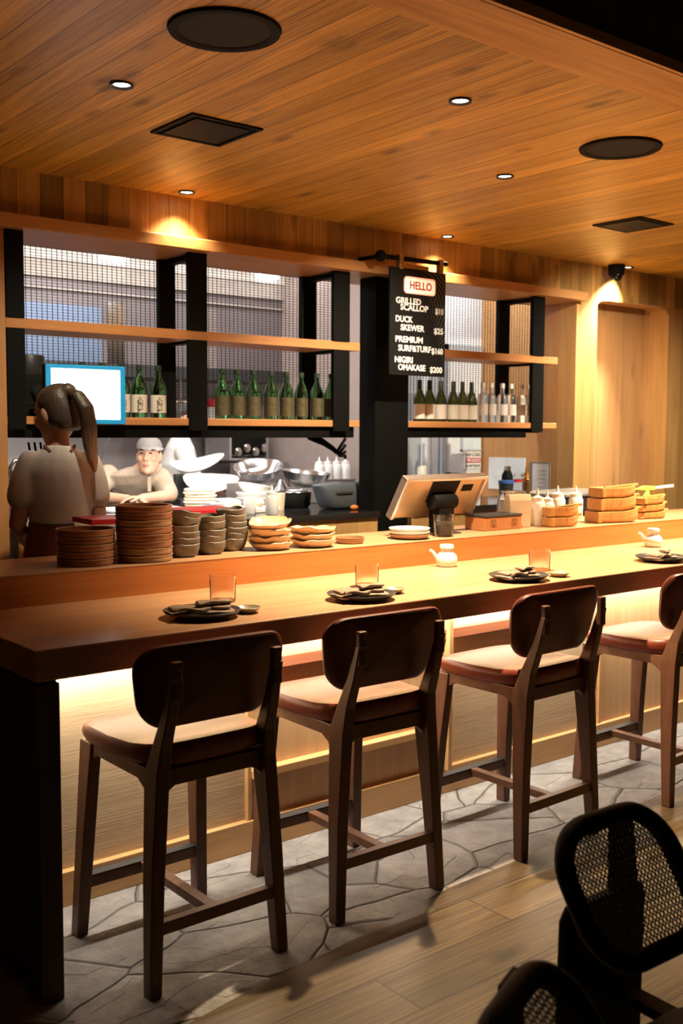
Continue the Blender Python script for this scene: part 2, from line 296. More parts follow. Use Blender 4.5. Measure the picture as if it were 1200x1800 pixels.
# ---------------------------------------------------------------- geometry helpers
class B:
    """collects shapes and links them as one mesh object"""
    def __init__(s): s.v = []; s.f = []
    def add(s, vs, fs):
        k = len(s.v); s.v += [tuple(v) for v in vs]; s.f += [tuple(i+k for i in f) for f in fs]; return s
    def box(s, x0, x1, y0, y1, z0, z1):
        return s.add([(x, y, z) for z in (z0, z1) for y in (y0, y1) for x in (x0, x1)],
                     [(0, 2, 3, 1), (4, 5, 7, 6), (0, 1, 5, 4), (2, 6, 7, 3), (0, 4, 6, 2), (1, 3, 7, 5)])
    def rings(s, R, cap0=True, cap1=True, closed=True):
        n = len(R[0]); vs = [p for r in R for p in r]; fs = []
        for i in range(len(R)-1):
            for j in range(n if closed else n-1):
                a = i*n+j; b = i*n+(j+1) % n
                fs.append((a, b, b+n, a+n))
        if cap0: fs.append(tuple(reversed(range(n))))
        if cap1: fs.append(tuple(range((len(R)-1)*n, len(R)*n)))
        return s.add(vs, fs)
    def lathe(s, prof, c=(0, 0, 0), n=28, ax='Z', cap0=True, cap1=True, sx=1, sy=1):
        R = []
        for r, z in prof:
            ring = []
            for j in range(n):
                a = 2*PI*j/n; p = (r*sx*math.cos(a), r*sy*math.sin(a), z)
                if ax == 'X': p = (p[2], p[0], p[1])
                if ax == 'Y': p = (p[0], -p[2], p[1])
                ring.append((p[0]+c[0], p[1]+c[1], p[2]+c[2]))
            R.append(ring)
        return s.rings(R, cap0, cap1)
    def tube(s, pts, rad, n=10, caps=True, flat=1.0, closed=False):
        P = [Vector(p) for p in pts]; m = len(P)
        rad = rad if isinstance(rad, (list, tuple)) else [rad]*m
        T = []
        for i in range(m):
            a = P[(i-1) % m] if (i or closed) else P[i]; b = P[(i+1) % m] if (i < m-1 or closed) else P[i]
            T.append((b-a).normalized())
        ref = Vector((0, 0, 1)) if abs(T[0].z) < 0.9 else Vector((1, 0, 0))
        u = (ref - T[0]*ref.dot(T[0])).normalized(); R = []
        for i in range(m):
            u = (u - T[i]*u.dot(T[i])).normalized(); w = T[i].cross(u)
            R.append([P[i] + (u*math.cos(2*PI*j/n)*flat + w*math.sin(2*PI*j/n))*rad[i] for j in range(n)])
        if closed: return s.rings(R+[R[0]], False, False)
        return s.rings(R, caps, caps)
    def sect(s, secs):
        """rectangular loft through (x, y, z, width, depth)"""
        return s.rings([[(x-w/2, y-d/2, z), (x+w/2, y-d/2, z), (x+w/2, y+d/2, z), (x-w/2, y+d/2, z)] for x, y, z, w, d in secs])
    def bar(s, p, q, w, h):
        p = Vector(p); q = Vector(q); t = (q-p).normalized(); a = Vector((0, 0, 1))
        if abs(t.z) > 0.95: a = Vector((0, 1, 0))
        x = t.cross(a).normalized(); y = x.cross(t)
        return s.rings([[c-x*w/2-y*h/2, c+x*w/2-y*h/2, c+x*w/2+y*h/2, c-x*w/2+y*h/2] for c in (p, q)])
    def prism(s, poly, a, b, ax='X'):
        def P(u, v, t): return {'X': (t, u, v), 'Y': (u, t, v), 'Z': (u, v, t)}[ax]
        return s.rings([[P(u, v, t) for u, v in poly] for t in (a, b)])
    def ball(s, c, r, n=14, m=9, sx=1, sy=1, sz=1):
        prof = [(max(1e-4, math.sin(PI*i/m))*r, -math.cos(PI*i/m)*r*sz) for i in range(m+1)]
        return s.lathe(prof, c, n, sx=sx, sy=sy)
    def xf(s, M4):
        s.v = [tuple(M4 @ Vector(p)) for p in s.v]; return s
    def build(s, name, mat, parent=None, bevel=0, smooth=False, seg=2, sub=0, remesh=0, smoothit=6):
        me = bpy.data.meshes.new(name); me.from_pydata(s.v, [], s.f); me.update()
        bm = bmesh.new(); bm.from_mesh(me); bmesh.ops.recalc_face_normals(bm, faces=bm.faces); bm.to_mesh(me); bm.free()
        o = bpy.data.objects.new(name, me); COL.objects.link(o)
        if isinstance(mat, str): mat = M[mat]
        me.materials.append(mat)
        if parent: o.parent = parent
        if remesh:
            r = o.modifiers.new('remesh', 'REMESH'); r.mode = 'VOXEL'; r.voxel_size = remesh; r.use_smooth_shade = True
            if smoothit:
                q = o.modifiers.new('smooth', 'SMOOTH'); q.iterations = smoothit; q.factor = 0.5
            dg = bpy.context.evaluated_depsgraph_get(); nm = bpy.data.meshes.new_from_object(o.evaluated_get(dg))
            o.modifiers.clear(); o.data = nm; nm.name = name
            if not nm.materials: nm.materials.append(mat)
            for p in nm.polygons: p.use_smooth = True
            return o
        if smooth:
            for p in me.polygons: p.use_smooth = True
            try: me.set_sharp_from_angle(angle=math.radians(40))
            except Exception: pass
        if bevel:
            b = o.modifiers.new('bevel', 'BEVEL'); b.width = bevel; b.segments = seg; b.limit_method = 'ANGLE'; b.angle_limit = math.radians(40)
        if sub:
            q = o.modifiers.new('sub', 'SUBSURF'); q.levels = sub; q.render_levels = sub
        return o
def tag(o, label, cat, group=None, kind=None):
    if label: o['label'] = label
    if cat: o['category'] = cat
    if group: o['group'] = group
    if kind: o['kind'] = kind
    return o
def thing(name, label, cat, loc=(0, 0, 0), rz=0, group=None):
    o = bpy.data.objects.new(name, None); COL.objects.link(o); o.empty_display_size = 0.05
    o.location = loc; o.rotation_euler = (0, 0, rz); return tag(o, label, cat, group)
def struct(b, name, mat, **kw):
    o = b.build(name, mat, **kw); o['kind'] = 'structure'; return o
def dup(root, loc, rz=None, label=None, group=None, rot=None):
    r = root.copy(); COL.objects.link(r); r.location = loc
    if rz is not None: r.rotation_euler = (0, 0, rz)
    if rot is not None: r.rotation_euler = rot
    if label: r['label'] = label
    if group: r['group'] = group
    for ch in list(root.children):
        c = ch.copy(); COL.objects.link(c); c.parent = r
        for g in list(ch.children):
            d = g.copy(); COL.objects.link(d); d.parent = c
    return r
def text(body, size, mat, parent, loc, rot=(PI/2, 0, 0), name='lettering', align='LEFT', sx=1.0, depth=0.0006, bold=0.0, space=1.0, width=None):
    c = bpy.data.curves.new('txt', 'FONT'); c.body = body; c.size = size; c.align_x = align; c.extrude = depth; c.offset = bold; c.space_character = space
    c.resolution_u = 3
    o = bpy.data.objects.new('txt', c); COL.objects.link(o)
    dg = bpy.context.evaluated_depsgraph_get(); dg.update(); me = bpy.data.meshes.new_from_object(o.evaluated_get(dg))
    bpy.data.objects.remove(o)
    if width:
        xs = [v.co.x for v in me.vertices]; w = max(xs)-min(xs); x0 = min(xs); sx = width/w
        for v in me.vertices: v.co.x -= x0
    for v in me.vertices: v.co.x *= sx
    t = bpy.data.objects.new(name, me); COL.objects.link(t); me.materials.clear(); me.materials.append(M[mat])
    t.location = loc; t.rotation_euler = rot
    if parent: t.parent = parent
    return t
def rrect(w, h, r, n=5, cx=0, cy=0):
    pts = []
    for sx, sy, a0 in ((1, 1, 0), (-1, 1, PI/2), (-1, -1, PI), (1, -1, 1.5*PI)):
        for i in range(n+1):
            a = a0 + PI/2*i/n
            pts.append((cx+sx*(w/2-r)+r*math.cos(a), cy+sy*(h/2-r)+r*math.sin(a)))
    return pts
ORD = ['bottom', 'second from the bottom', 'third from the bottom', 'fourth from the bottom', 'fifth from the bottom', 'sixth from the bottom', 'seventh from the bottom', 'eighth from the bottom']
def level(i, n): return 'topmost' if i == n-1 else ('second from the top' if i == n-2 and n > 4 else ORD[i])
NTH = ['leftmost', 'second from the left', 'third from the left', 'fourth from the left', 'fifth from the left', 'sixth from the left', 'seventh from the left', 'eighth from the left']
def nth(i, n): return 'rightmost' if i == n-1 else NTH[i]

# ================================================================ SETTING
border = [(-2.0, 1.95), (-0.6, 2.06), (0.6, 2.13), (1.31, 2.221), (1.6, 2.27), (1.975, 2.305), (2.2, 2.35), (2.386, 2.376), (2.7, 2.385), (3.061, 2.412), (3.5, 2.45), (3.897, 2.473), (4.6, 2.53), (6, 2.62), (9, 2.8)]
b = B(); b.rings([[(x, y, 0) for x, y in border], [(x, 3.2, 0) for x, y in border]], False, False, False)
b.rings([[(x, y, -0.05) for x, y in border], [(x, 3.2, -0.05) for x, y in border]], False, False, False)
struct(b, 'floor_stone', 'stone')
b = B(); b.rings([[(x, -1.5, 0) for x, y in border], [(x, y, 0) for x, y in border]], False, False, False)
b.rings([[(x, -1.5, -0.05) for x, y in border], [(x, y, -0.05) for x, y in border]], False, False, False)
struct(b, 'floor', 'floor')
struct(B().box(-2, 9, 3.2, 7.8, -0.05, 0), 'floor_kitchen', 'kfloor')
struct(B().box(-2, 9, 2.33, 4.9, ZE, ZE+0.05), 'ceiling', 'ceiling')
struct(B().box(-2, 9, 2.135, 2.33, ZE, ZE+0.05), 'trim_1', 'ceiling_trim')
struct(B().box(-2, 9, 2.105, 2.135, ZE-0.004, ZE+0.03).box(-2, 9, 2.085, 2.100, ZE-0.004, ZE+0.03), 'trim_2', 'ceiling_trim')
struct(B().box(-2, 9, 2.09, 2.125, ZE+0.03, 3.45), 'wall_fascia', 'dark_wall')
struct(B().box(-2, 9, -1.5, 2.12, 3.45, 3.5), 'ceiling_dining', 'dark_wall')
# kitchen pass wall
struct(B().box(-2, 9, 4.8, 4.9, 2.47, ZE), 'wall_soffit', 'soffit')
struct(B().box(1.0, 6.075, 4.72, 5.17, 2.425, 2.485), 'trim_3', 'beam', bevel=0.004)
struct(B().box(-2, 1.89, 4.8, 4.92, 0, 2.47), 'wall_left', 'jamb')
# right hand wall with its niche: piers, back slab and arched head
struct(B().box(6.05, 6.283, 4.8, 4.95, 0, 2.47).box(7.175, 9, 4.8, 4.95, 0, 2.47), 'wall_right', 'wall_wood')
arch = [(6.283, 2.425), (6.33, 2.452), (6.42, 2.462), (7.04, 2.462), (7.13, 2.448), (7.175, 2.41)]
struct(B().prism(arch + [(7.175, 2.47), (6.283, 2.47)], 4.802, 4.95, 'Y'), 'trim_4', 'wall_wood')
struct(B().box(6.2, 7.25, 5.02, 5.08, 0, 2.6).box(6.25, 6.283, 4.95, 5.02, 0, 2.55).box(7.175, 7.21, 4.95, 5.02, 0, 2.55), 'wall_niche', 'niche')
struct(B().box(6.05, 6.15, 4.95, 5.8, 0, 3.05), 'wall_jamb', 'jamb')
# kitchen shell
struct(B().box(-0.5, 6.2, 7.6, 7.7, 0, 3.05), 'wall_kitchen_back', 'steel_wall')
struct(B().box(-0.5, 6.2, 4.9, 7.7, 3.05, 3.1), 'ceiling_kitchen', 'peach')
struct(B().box(-0.5, -0.4, 4.9, 7.7, 0, 3.05), 'wall_kitchen_left', 'grey_wall')
struct(B().box(5.2, 5.28, 5.78, 7.6, 0, 3.05), 'wall_kitchen_right', 'pink_wall')
struct(B().box(5.2, 6.15, 5.72, 5.78, 0, 3.05), 'wall_kitchen_side', 'white_wall')
struct(B().box(-0.4, 5.2, 7.2, 7.6, 2.84, 3.05), 'trim_5', 'peach')
struct(B().box(-0.4, 5.2, 7.16, 7.6, 2.71, 2.84), 'trim_6', 'band_white')
struct(B().box(-0.4, 5.2, 7.18, 7.6, 2.60, 2.71), 'trim_7', 'band_beige')
# fire door in the side kitchen wall
d = struct(B().box(5.66, 6.03, 5.690, 5.72, 0.02, 2.1), 'door_1', 'white_wall')
B().box(5.60, 5.66, 5.685, 5.72, 0, 2.16).box(5.60, 6.03, 5.685, 5.72, 2.1, 2.16).build('door_frame', 'grey_wall', d)
B().box(5.815, 6.02, 5.684, 5.690, 1.365, 1.70).build('door_window', plain('door_pane', (0.62, 0.74, 0.78), 0.2), d)
B().box(5.80, 5.815, 5.680, 5.690, 1.35, 1.715).box(5.80, 6.03, 5.680, 5.690, 1.35, 1.365).build('pane_frame', 'grey_wall', d)
struct(B().box(5.40, 5.48, 5.69, 5.72, 0, 3.0).box(5.50, 5.57, 5.70, 5.72, 0, 3.0), 'trim_8', 'white_wall')
struct(B().box(5.2, 5.40, 5.705, 5.72, 0, 3.0), 'trim_9', 'grey_wall')
o = B().box(5.845, 6.025, 5.683, 5.6895, 1.215, 1.347).build('door_sign', 'paper'); tag(o, 'white KEEP CLOSED fire door sign on the white kitchen door', 'sign')
text('KEEP CLOSED', 0.030, 'ink', o, (5.855, 5.6825, 1.312), width=0.16, bold=0.0006)
for k in range(1): B().box(5.852, 6.018, 5.6815, 5.683, 1.262, 1.300).build('red_bar', 'red_ink', o)
text('FIRE DOOR', 0.032, 'paper', o, (5.86, 5.681, 1.27), width=0.15, bold=0.0006)
text('DO NOT BLOCK', 0.030, 'ink', o, (5.855, 5.6825, 1.228), width=0.16, bold=0.0006)
# black column of the pass
o = B().box(4.165, 4.434, 4.8, 4.955, 0, 2.425).build('column', 'black', bevel=0.004); tag(o, 'black steel column behind the hanging menu board', 'column')

# ---------------------------------------------------------------- pass shelves
def shelf_unit(label, x0, x1, posts, apron, extra=None):
    t = thing('pass_shelf', label, 'shelf', ((x0+x1)/2, 4.95, 0)); ox, oy = (x0+x1)/2, 4.95
    def L(bb): return bb.xf(Matrix.Translation((-ox, -oy, 0)))
    L(B().box(x0, x1, 4.80, 5.10, 1.974, 2.023)).build('shelf_board', 'shelf', t, bevel=0.003)
    L(B().box(x0, x1, 4.80, 5.10, 1.526, 1.564)).build('shelf_board', 'shelf', t, bevel=0.003)
    L(B().box(apron[0], apron[1], 4.83, 5.10, 1.462, 1.526)).build('apron', 'black', t, bevel=0.002)
    for a, c in posts:
        L(B().box(a, c, 4.79, 4.82, 1.50, 1.974).box(a, c, 4.79, 4.82, 2.023, 2.425)).build('post', 'black', t, bevel=0.002)
        L(B().box(a, c-0.01, 5.10, 5.135, 1.50, 2.425)).build('rear_post', 'black', t, bevel=0.002)
        br = L(B().box(a+0.03, c-0.03, 4.82, 5.10, 1.960, 1.974)); L(B().box(a+0.03, c-0.03, 4.82, 5.10, 2.395, 2.42)).build('bracket', 'black', t)
        br.build('bracket', 'black', t)
    if extra: extra(t, L)
    return t
shelf_unit('long two tier wood shelf on black posts left of the black column', 1.892, 4.04, [(1.893, 1.98), (2.866, 2.977), (3.834, 3.953)], (1.95, 4.02))
shelf_unit('short two tier wood shelf on black posts right of the black column', 4.436, 5.852, [(5.577, 5.695)], (4.44, 5.565),
           lambda t, L: L(B().box(5.60, 5.695, 4.83, 5.10, 1.495, 1.526)).build('end_block', 'black', t))
def wire_panel(x0, x1, label):
    bb = B(); y = 5.15; r = 0.0014
    n = max(2, round((x1-x0)/0.028))
    for i in range(n+1):
        x = x0+(x1-x0)*i/n; bb.box(x-r, x+r, y-r, y+r, 1.535, 2.424)
    k = round(0.885/0.0145)
    for i in range(k+1):
        z = 1.537+0.885*i/k; bb.box(x0, x1, y+r, y+3*r, z-r*0.8, z+r*0.8)
    o = bb.build('wire_mesh_panel', 'wire'); tag(o, label, 'wire mesh', 'black wire mesh panels behind the pass shelves')
wire_panel(1.94, 2.92, 'black wire mesh panel behind the bottles with white calligraphy labels')
wire_panel(2.925, 3.89, 'black wire mesh panel behind the eight olive labelled green bottles')
wire_panel(3.895, 4.16, 'narrow black wire mesh strip just left of the black column')
wire_panel(4.436, 5.62, 'black wire mesh panel behind the wine and clear bottles')
wire_panel(5.64, 6.045, 'black wire mesh strip beside the orange wooden side wall')

# ---------------------------------------------------------------- kitchen hood and counters behind the pass
t = thing('range_hood', 'long grey steel extractor hood along the kitchen back wall', 'hood', (2.4, 7.4, 0))
L = lambda bb: bb.xf(Matrix.Translation((-2.4, -7.4, 0)))
L(B().box(-0.3, 5.19, 7.2, 7.6, 1.99, 2.60)).build('canopy', 'hood', t)
L(B().box(-0.3, 5.19, 7.16, 7.22, 2.585, 2.60).box(-0.3, 5.19, 7.165, 7.2, 2.50, 2.51)).build('ridge', 'band_beige', t)
L(B().box(2.75, 3.55, 7.185, 7.2, 1.99, 2.40)).build('blue_panel', 'steel_blue', t)
L(B().box(3.60, 3.74, 7.18, 7.2, 1.99, 2.45)).build('highlight_panel', 'chrome', t)  # chrome strips stand in for the highlights on the hood steel
L(B().box(4.42, 4.56, 7.18, 7.2, 1.99, 2.47)).build('highlight_panel', 'chrome', t)
L(B().box(-0.3, 5.19, 7.12, 7.6, 1.90, 1.99)).build('lower_rim', 'dark_metal', t)
for x, lab in ((3.63, 'small glowing bar standing for a reflection above the hood on the left'), (5.02, 'small glowing bar standing for a reflection above the hood beside the middle posts')):
    o = B().box(x-0.09, x+0.09, 7.11, 7.16, 2.745, 2.775).build('glint_bar', 'tube'); tag(o, lab, 'light')  # emissive bars imitate reflections, no fixture here
def pass_counter(label, boxes):
    ox, oy = boxes[0][0], 4.75
    t = thing('pass_counter', label, 'counter', (ox, oy, 0)); a, c, d = B(), B(), B()
    for x0, x1, y0, y1 in boxes:
        a.box(x0-ox, x1-ox, y0-oy, y1-oy, 0.985, 1.02)
        f = 0.02 if y0 == 4.75 else 0.0
        c.box(x0-ox, x1-ox, y0-oy+f, y1-oy, 0.1, 0.985); d.box(x0-ox+0.01, x1-ox-0.01, y0-oy+0.05, y1-oy-0.03, 0.0, 0.1)
    a.build('worktop', 'blackstone', t); c.build('carcass', 'wall_wood', t); d.build('plinth', 'black', t)
pass_counter('black topped kitchen counter with wood front left of the column', [(1.92, 4.162, 4.75, 5.95), (4.162, 4.437, 4.96, 5.95), (4.437, 5.15, 5.41, 5.95)])
pass_counter('black topped kitchen counter right of the column under the short shelf', [(4.44, 6.04, 4.75, 5.405)])
o = B().box(0.2, 5.1, 7.15, 7.58, 1.0, 1.04).box(0.2, 5.1, 7.5, 7.58, 0, 1.0).box(0.2, 0.24, 7.15, 7.5, 0, 1.0).box(5.06, 5.1, 7.15, 7.5, 0, 1.0).build('steel_bench', 'steel'); tag(o, 'long stainless work bench along the back wall of the kitchen', 'bench')
t = thing('wall_rack', 'stainless wall rack on brackets above the back bench', 'rack', (3.6, 7.4, 0))
B().box(-1.6, 1.4, -0.1, 0.2, 1.50, 1.52).build('rack_board', 'steel', t)
for x in (-1.4, 0.1, 1.2): B().prism([(0.2, 1.5), (-0.08, 1.5), (0.2, 1.22)], x, x+0.015, 'X').build('bracket', 'steel', t)

# ================================================================ BAR
t = thing('bar_counter', 'long thick oak bar top where the places are set', 'bar counter', (4.5, 2.9, 0.857))
B().box(1.054-4.5, 8.2-4.5, 2.526-2.9, 3.60-2.9, 0, 0.083).build('top_slab', 'counter', t, bevel=0.004)
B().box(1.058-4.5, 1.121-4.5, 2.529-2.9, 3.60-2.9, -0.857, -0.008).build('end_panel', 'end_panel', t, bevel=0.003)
B().box(1.066-4.5, 1.113-4.5, 2.535-2.9, 3.58-2.9, -0.008, 0).build('shadow_gap', 'black', t)
t = thing('serving_ledge', 'raised orange wood ledge along the back of the bar, holding stacked dishes', 'ledge', (4.5, 3.39, 0.94))
B().box(1.054-4.5, 8.2-4.5, 3.182-3.39, 3.60-3.39, 0, 0.098).build('riser', 'ledge', t, bevel=0.001)
B().box(1.054-4.5, 8.2-4.5, 3.181-3.39, 3.60-3.39, 0.098, 0.104).build('ledge_top', 'counter', t, bevel=0.002)
t = thing('bar_cabinet', 'pale wood panelled bar front lit from under the bar top', 'bar front', (4.5, 3.05, 0))
L = lambda bb: bb.xf(Matrix.Translation((-4.5, -3.05, 0)))
L(B().box(1.121, 8.2, 3.075, 3.60, 0.0, 0.856)).build('carcass', 'panel', t)
L(B().box(1.121, 2.045, 3.055, 3.075, 0.112, 0.857)).build('rough_panel', 'rough', t)
L(B().box(2.045, 2.062, 3.035, 3.075, 0.10, 0.857)).build('upright_trim', 'panel_frame', t, bevel=0.002)
L(B().box(2.062, 3.022, 3.062, 3.075, 0.28, 0.857)).build('upper_panel', 'panel', t)
L(B().box(2.062, 3.022, 3.022, 3.075, 0.262, 0.292)).build('step_lip', 'panel_frame', t, bevel=0.003)
L(B().box(2.062, 3.022, 3.050, 3.075, 0.10, 0.262)).build('lower_panel', 'panel', t)
L(B().box(2.062, 3.99, 3.030, 3.062, 0.648, 0.691)).build('bag_rail', 'rail', t, bevel=0.003)
L(B().box(3.022, 3.045, 3.01, 3.075, 0.10, 0.857)).build('upright_trim', 'panel_frame', t, bevel=0.002)
L(B().box(3.045, 4.06, 3.055, 3.075, 0.112, 0.857)).build('rough_panel', 'rough', t)
L(B().box(4.06, 4.078, 3.04, 3.075, 0.10, 0.857)).build('upright_trim', 'panel_frame', t, bevel=0.002)
L(B().box(4.078, 8.2, 3.052, 3.075, 0.112, 0.857)).build('smooth_panel', 'panel', t)
L(B().box(1.121, 8.2, 3.03, 3.075, 0.0, 0.112)).build('base_board', 'panel_frame', t, bevel=0.003)

# ---------------------------------------------------------------- bar stools
def make_stool(label, loc, rz=0):
    t = thing('bar_stool', label, 'bar stool', loc, rz, 'leather bar stools along the bar')
    for s in (-1, 1):
        B().sect([(s*0.207, 0.222, 0, 0.036, 0.044), (s*0.192, 0.205, 0.30, 0.040, 0.052), (s*0.178, 0.188, 0.595, 0.036, 0.074)]).build('front_leg', 'walnut', t, bevel=0.004)
        B().sect([(s*0.207, -0.222, 0, 0.036, 0.040), (s*0.192, -0.206, 0.30, 0.040, 0.052), (s*0.172, -0.192, 0.585, 0.040, 0.072), (s*0.166, -0.208, 0.66, 0.036, 0.050), (s*0.163, -0.246, 0.76, 0.032, 0.034), (s*0.160, -0.276, 0.865, 0.030, 0.020)]).build('rear_leg', 'walnut', t, bevel=0.004)
        ap = [(-0.200, 0.602), (0.200, 0.602), (0.200, 0.50), (0.172, 0.515), (0.155, 0.548), (0.125, 0.563), (-0.115, 0.563), (-0.148, 0.545), (-0.168, 0.515), (-0.190, 0.48)]
        B().prism(ap, s*0.176-0.014, s*0.176+0.014).build('side_rail', 'walnut_h', t, bevel=0.003)
    B().box(-0.17, 0.17, 0.175, 0.20, 0.555, 0.60).build('front_rail', 'walnut_h', t, bevel=0.003)
    apb = [(-0.17, 0.60), (0.17, 0.60), (0.17, 0.50), (0.150, 0.535), (0.125, 0.552), (-0.125, 0.552), (-0.150, 0.535), (-0.17, 0.50)]
    B().prism(apb, -0.205, -0.180, 'Y').build('back_rail', 'walnut_h', t, bevel=0.003)
    B().box(-0.19, 0.19, 0.196, 0.226, 0.145, 0.180).build('footrest', 'walnut_h', t, bevel=0.003)
    B().box(-0.182, 0.182, 0.194, 0.228, 0.180, 0.184).build('footrest_plate', 'dark_metal', t)
    B().box(-0.19, 0.19, -0.228, -0.200, 0.160, 0.195).build('rear_stretcher', 'walnut_h', t, bevel=0.003)
    B().box(-0.017, 0.017, -0.20, 0.225, 0.155, 0.183).build('centre_stretcher', 'walnut_h', t, bevel=0.003)
    # upholstered seat: rounded outline, crowned, turned up slightly at the rear
    def outline(k, n=40):
        pts = []
        for j in range(n):
            a = 2*PI*j/n; c, s_ = math.cos(a), math.sin(a); e = 0.42
            x = math.copysign(abs(c)**e, c); y = math.copysign(abs(s_)**e, s_)
            pts.append((x*(0.222 if y > 0 else 0.222-0.030*abs(y))*k, 0.012+y*0.228*k))
        return pts
    R = []
    for k, z in ((0.0, 0.600), (0.90, 0.600), (0.955, 0.606), (0.985, 0.618), (1.0, 0.632), (0.99, 0.646), (0.955, 0.655), (0.85, 0.658), (0.6, 0.653), (0.3, 0.650), (0.0, 0.649)):
        R.append([(x, y, z + (0.016 if z > 0.625 else 0.0)*max(0, -(y+0.08))/0.15 - 0.012*max(0, (y-0.15))/0.09*(1 if z > 0.62 else 0.3)) for x, y in outline(max(k, 0.01))])
    B().rings(R).build('seat', 'leather', t, smooth=True)
    # curved backrest
    zc = 0.822
    def bend(x, v, off):
        return (x, -0.210 - (v-zc)*0.20 + 0.55*x*x + off*1.0, v)
    out = rrect(0.462, 0.236, 0.080, 7, 0, zc)
    sh = lambda k: [((x)*k, zc+(v-zc)*k) for x, v in out]
    def ring(k, off): return [bend(x*1.0*(1+0.10*(v-zc)/0.12), v, off) for x, v in sh(k)]
    R = [ring(0.02, -0.014), ring(0.5, -0.014), ring(0.90, -0.014), ring(0.975, -0.009), ring(1.0, 0.0), ring(0.985, 0.012), ring(0.93, 0.019), ring(0.5, 0.022), ring(0.02, 0.022)]
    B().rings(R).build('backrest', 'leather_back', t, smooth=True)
    for s in (-1, 1):
        bk = B().box(s*0.158-0.015, s*0.158+0.015, -0.283, -0.262, 0.80, 0.905).build('back_bracket', 'walnut', t, bevel=0.004)
        B().lathe([(0.004, 0), (0.004, 0.002)], (s*0.158, -0.286, 0.835), 10, 'Y').lathe([(0.004, 0), (0.004, 0.002)], (s*0.158, -0.286, 0.885), 10, 'Y').build('screw', 'chrome', bk)
    return t
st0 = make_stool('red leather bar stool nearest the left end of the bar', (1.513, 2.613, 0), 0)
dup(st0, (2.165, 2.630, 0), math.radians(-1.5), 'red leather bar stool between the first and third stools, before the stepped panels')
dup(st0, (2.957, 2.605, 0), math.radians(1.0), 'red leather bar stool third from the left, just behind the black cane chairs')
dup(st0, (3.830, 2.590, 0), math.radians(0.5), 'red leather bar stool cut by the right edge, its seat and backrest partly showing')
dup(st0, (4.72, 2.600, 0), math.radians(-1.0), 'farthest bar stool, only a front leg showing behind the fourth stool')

# ================================================================ PLACE SETTINGS
ZC = 0.9402
def ribbed(parent_label, loc, r=0.043, h=0.088, mat='tumbler'):
    n = 48; prof = []
    def ring(rad, z, k): return [(rad*(1+k*(0.030 if j % 2 else -0.030))*math.cos(2*PI*j/n), rad*(1+k*(0.030 if j % 2 else -0.030))*math.sin(2*PI*j/n), z) for j in range(n)]
    R = [ring(0.001, 0, 0), ring(r*0.90, 0, 0), ring(r*0.94, 0.006, 1), ring(r*0.985, h*0.82, 1), ring(r, h*0.88, 0), ring(r, h, 0), ring(r-0.0025, h, 0), ring(r*0.92, h*0.5, 0), ring(r*0.86, 0.012, 0), ring(0.001, 0.011, 0)]
    o = B().rings(R, False, False).build('tumbler', mat, smooth=True); o.location = loc
    return tag(o, parent_label, 'glass', 'ribbed tumblers along the bar')
def plate_set(label, loc, rz, lab_nap):
    o = B().lathe([(0.001, 0.004), (0.062, 0.0), (0.085, 0.004), (0.112, 0.016), (0.118, 0.022), (0.1165, 0.0235), (0.108, 0.0195), (0.082, 0.009), (0.001, 0.007)], n=40, sx=1.0, sy=0.92, cap0=False, cap1=False).build('plate', 'plate_dark', smooth=True)
    o.location = loc; o.rotation_euler = (0, 0, rz); tag(o, label, 'plate', 'dark plates along the bar')
    # folded linen napkin lying across the plate: three stacked soft folds
    t = thing('napkin', lab_nap, 'napkin', (loc[0], loc[1], loc[2]+0.013), rz+0.25, 'folded linen napkins along the bar')
    def fold(pts, z0, th, name, droop=0.006, mat='napkin'):
        # quad strip of a soft folded cloth panel with its own thickness
        nu, nv = 12, 5; (ax, ay), (bx, by), (cx, cy), (dx, dy) = pts; top = []; bot = []
        for i in range(nu+1):
            u = i/nu; tr = []; br = []
            for j in range(nv+1):
                v = j/nv
                x = (1-u)*((1-v)*ax+v*dx)+u*((1-v)*bx+v*cx); y = (1-u)*((1-v)*ay+v*dy)+u*((1-v)*by+v*cy)
                z = z0 + 0.004*math.sin(u*PI*1.5+v*2) - droop*(2*u-1)**2*0.5 + 0.003*noise.noise((x*30, y*30, z0*90))
                e = 0.4 if j in (0, nv) else 1.0
                tr.append((x, y, z+th*0.5*e)); br.append((x, y, z-th*0.5*e))
            top.append(tr+list(reversed(br)))
        return B().rings(top).build(name, mat, t, smooth=True, sub=1)
    fold([(-0.115, -0.050), (0.100, -0.045), (0.105, 0.030), (-0.112, 0.045)], 0.006, 0.012, 'lower_fold')
    fold([(-0.105, -0.020), (0.085, -0.030), (0.108, 0.020), (-0.10, 0.040)], 0.019, 0.012, 'middle_fold')
    fold([(-0.030, -0.040), (0.105, -0.005), (0.100, 0.028), (-0.02, 0.010)], 0.031, 0.011, 'upper_fold', 0.004)
    fold([(-0.112, -0.048), (-0.02, -0.052), (0.02, -0.034), (-0.10, -0.022)], 0.020, 0.011, 'front_fold', 0.003)
def soy_dish(label, loc):
    o = B().lathe([(0.001, 0.0), (0.024, 0.0), (0.036, 0.010), (0.042, 0.017), (0.040, 0.018), (0.033, 0.010), (0.001, 0.004)], n=32, cap0=False, cap1=False).build('soy_dish', 'soydish', smooth=True)
    o.location = loc; tag(o, label, 'dish', 'small soy dishes along the bar')
where = ['nearest the left end of the bar', 'in front of the second stool', 'in front of the third stool', 'at the right edge of the photo']
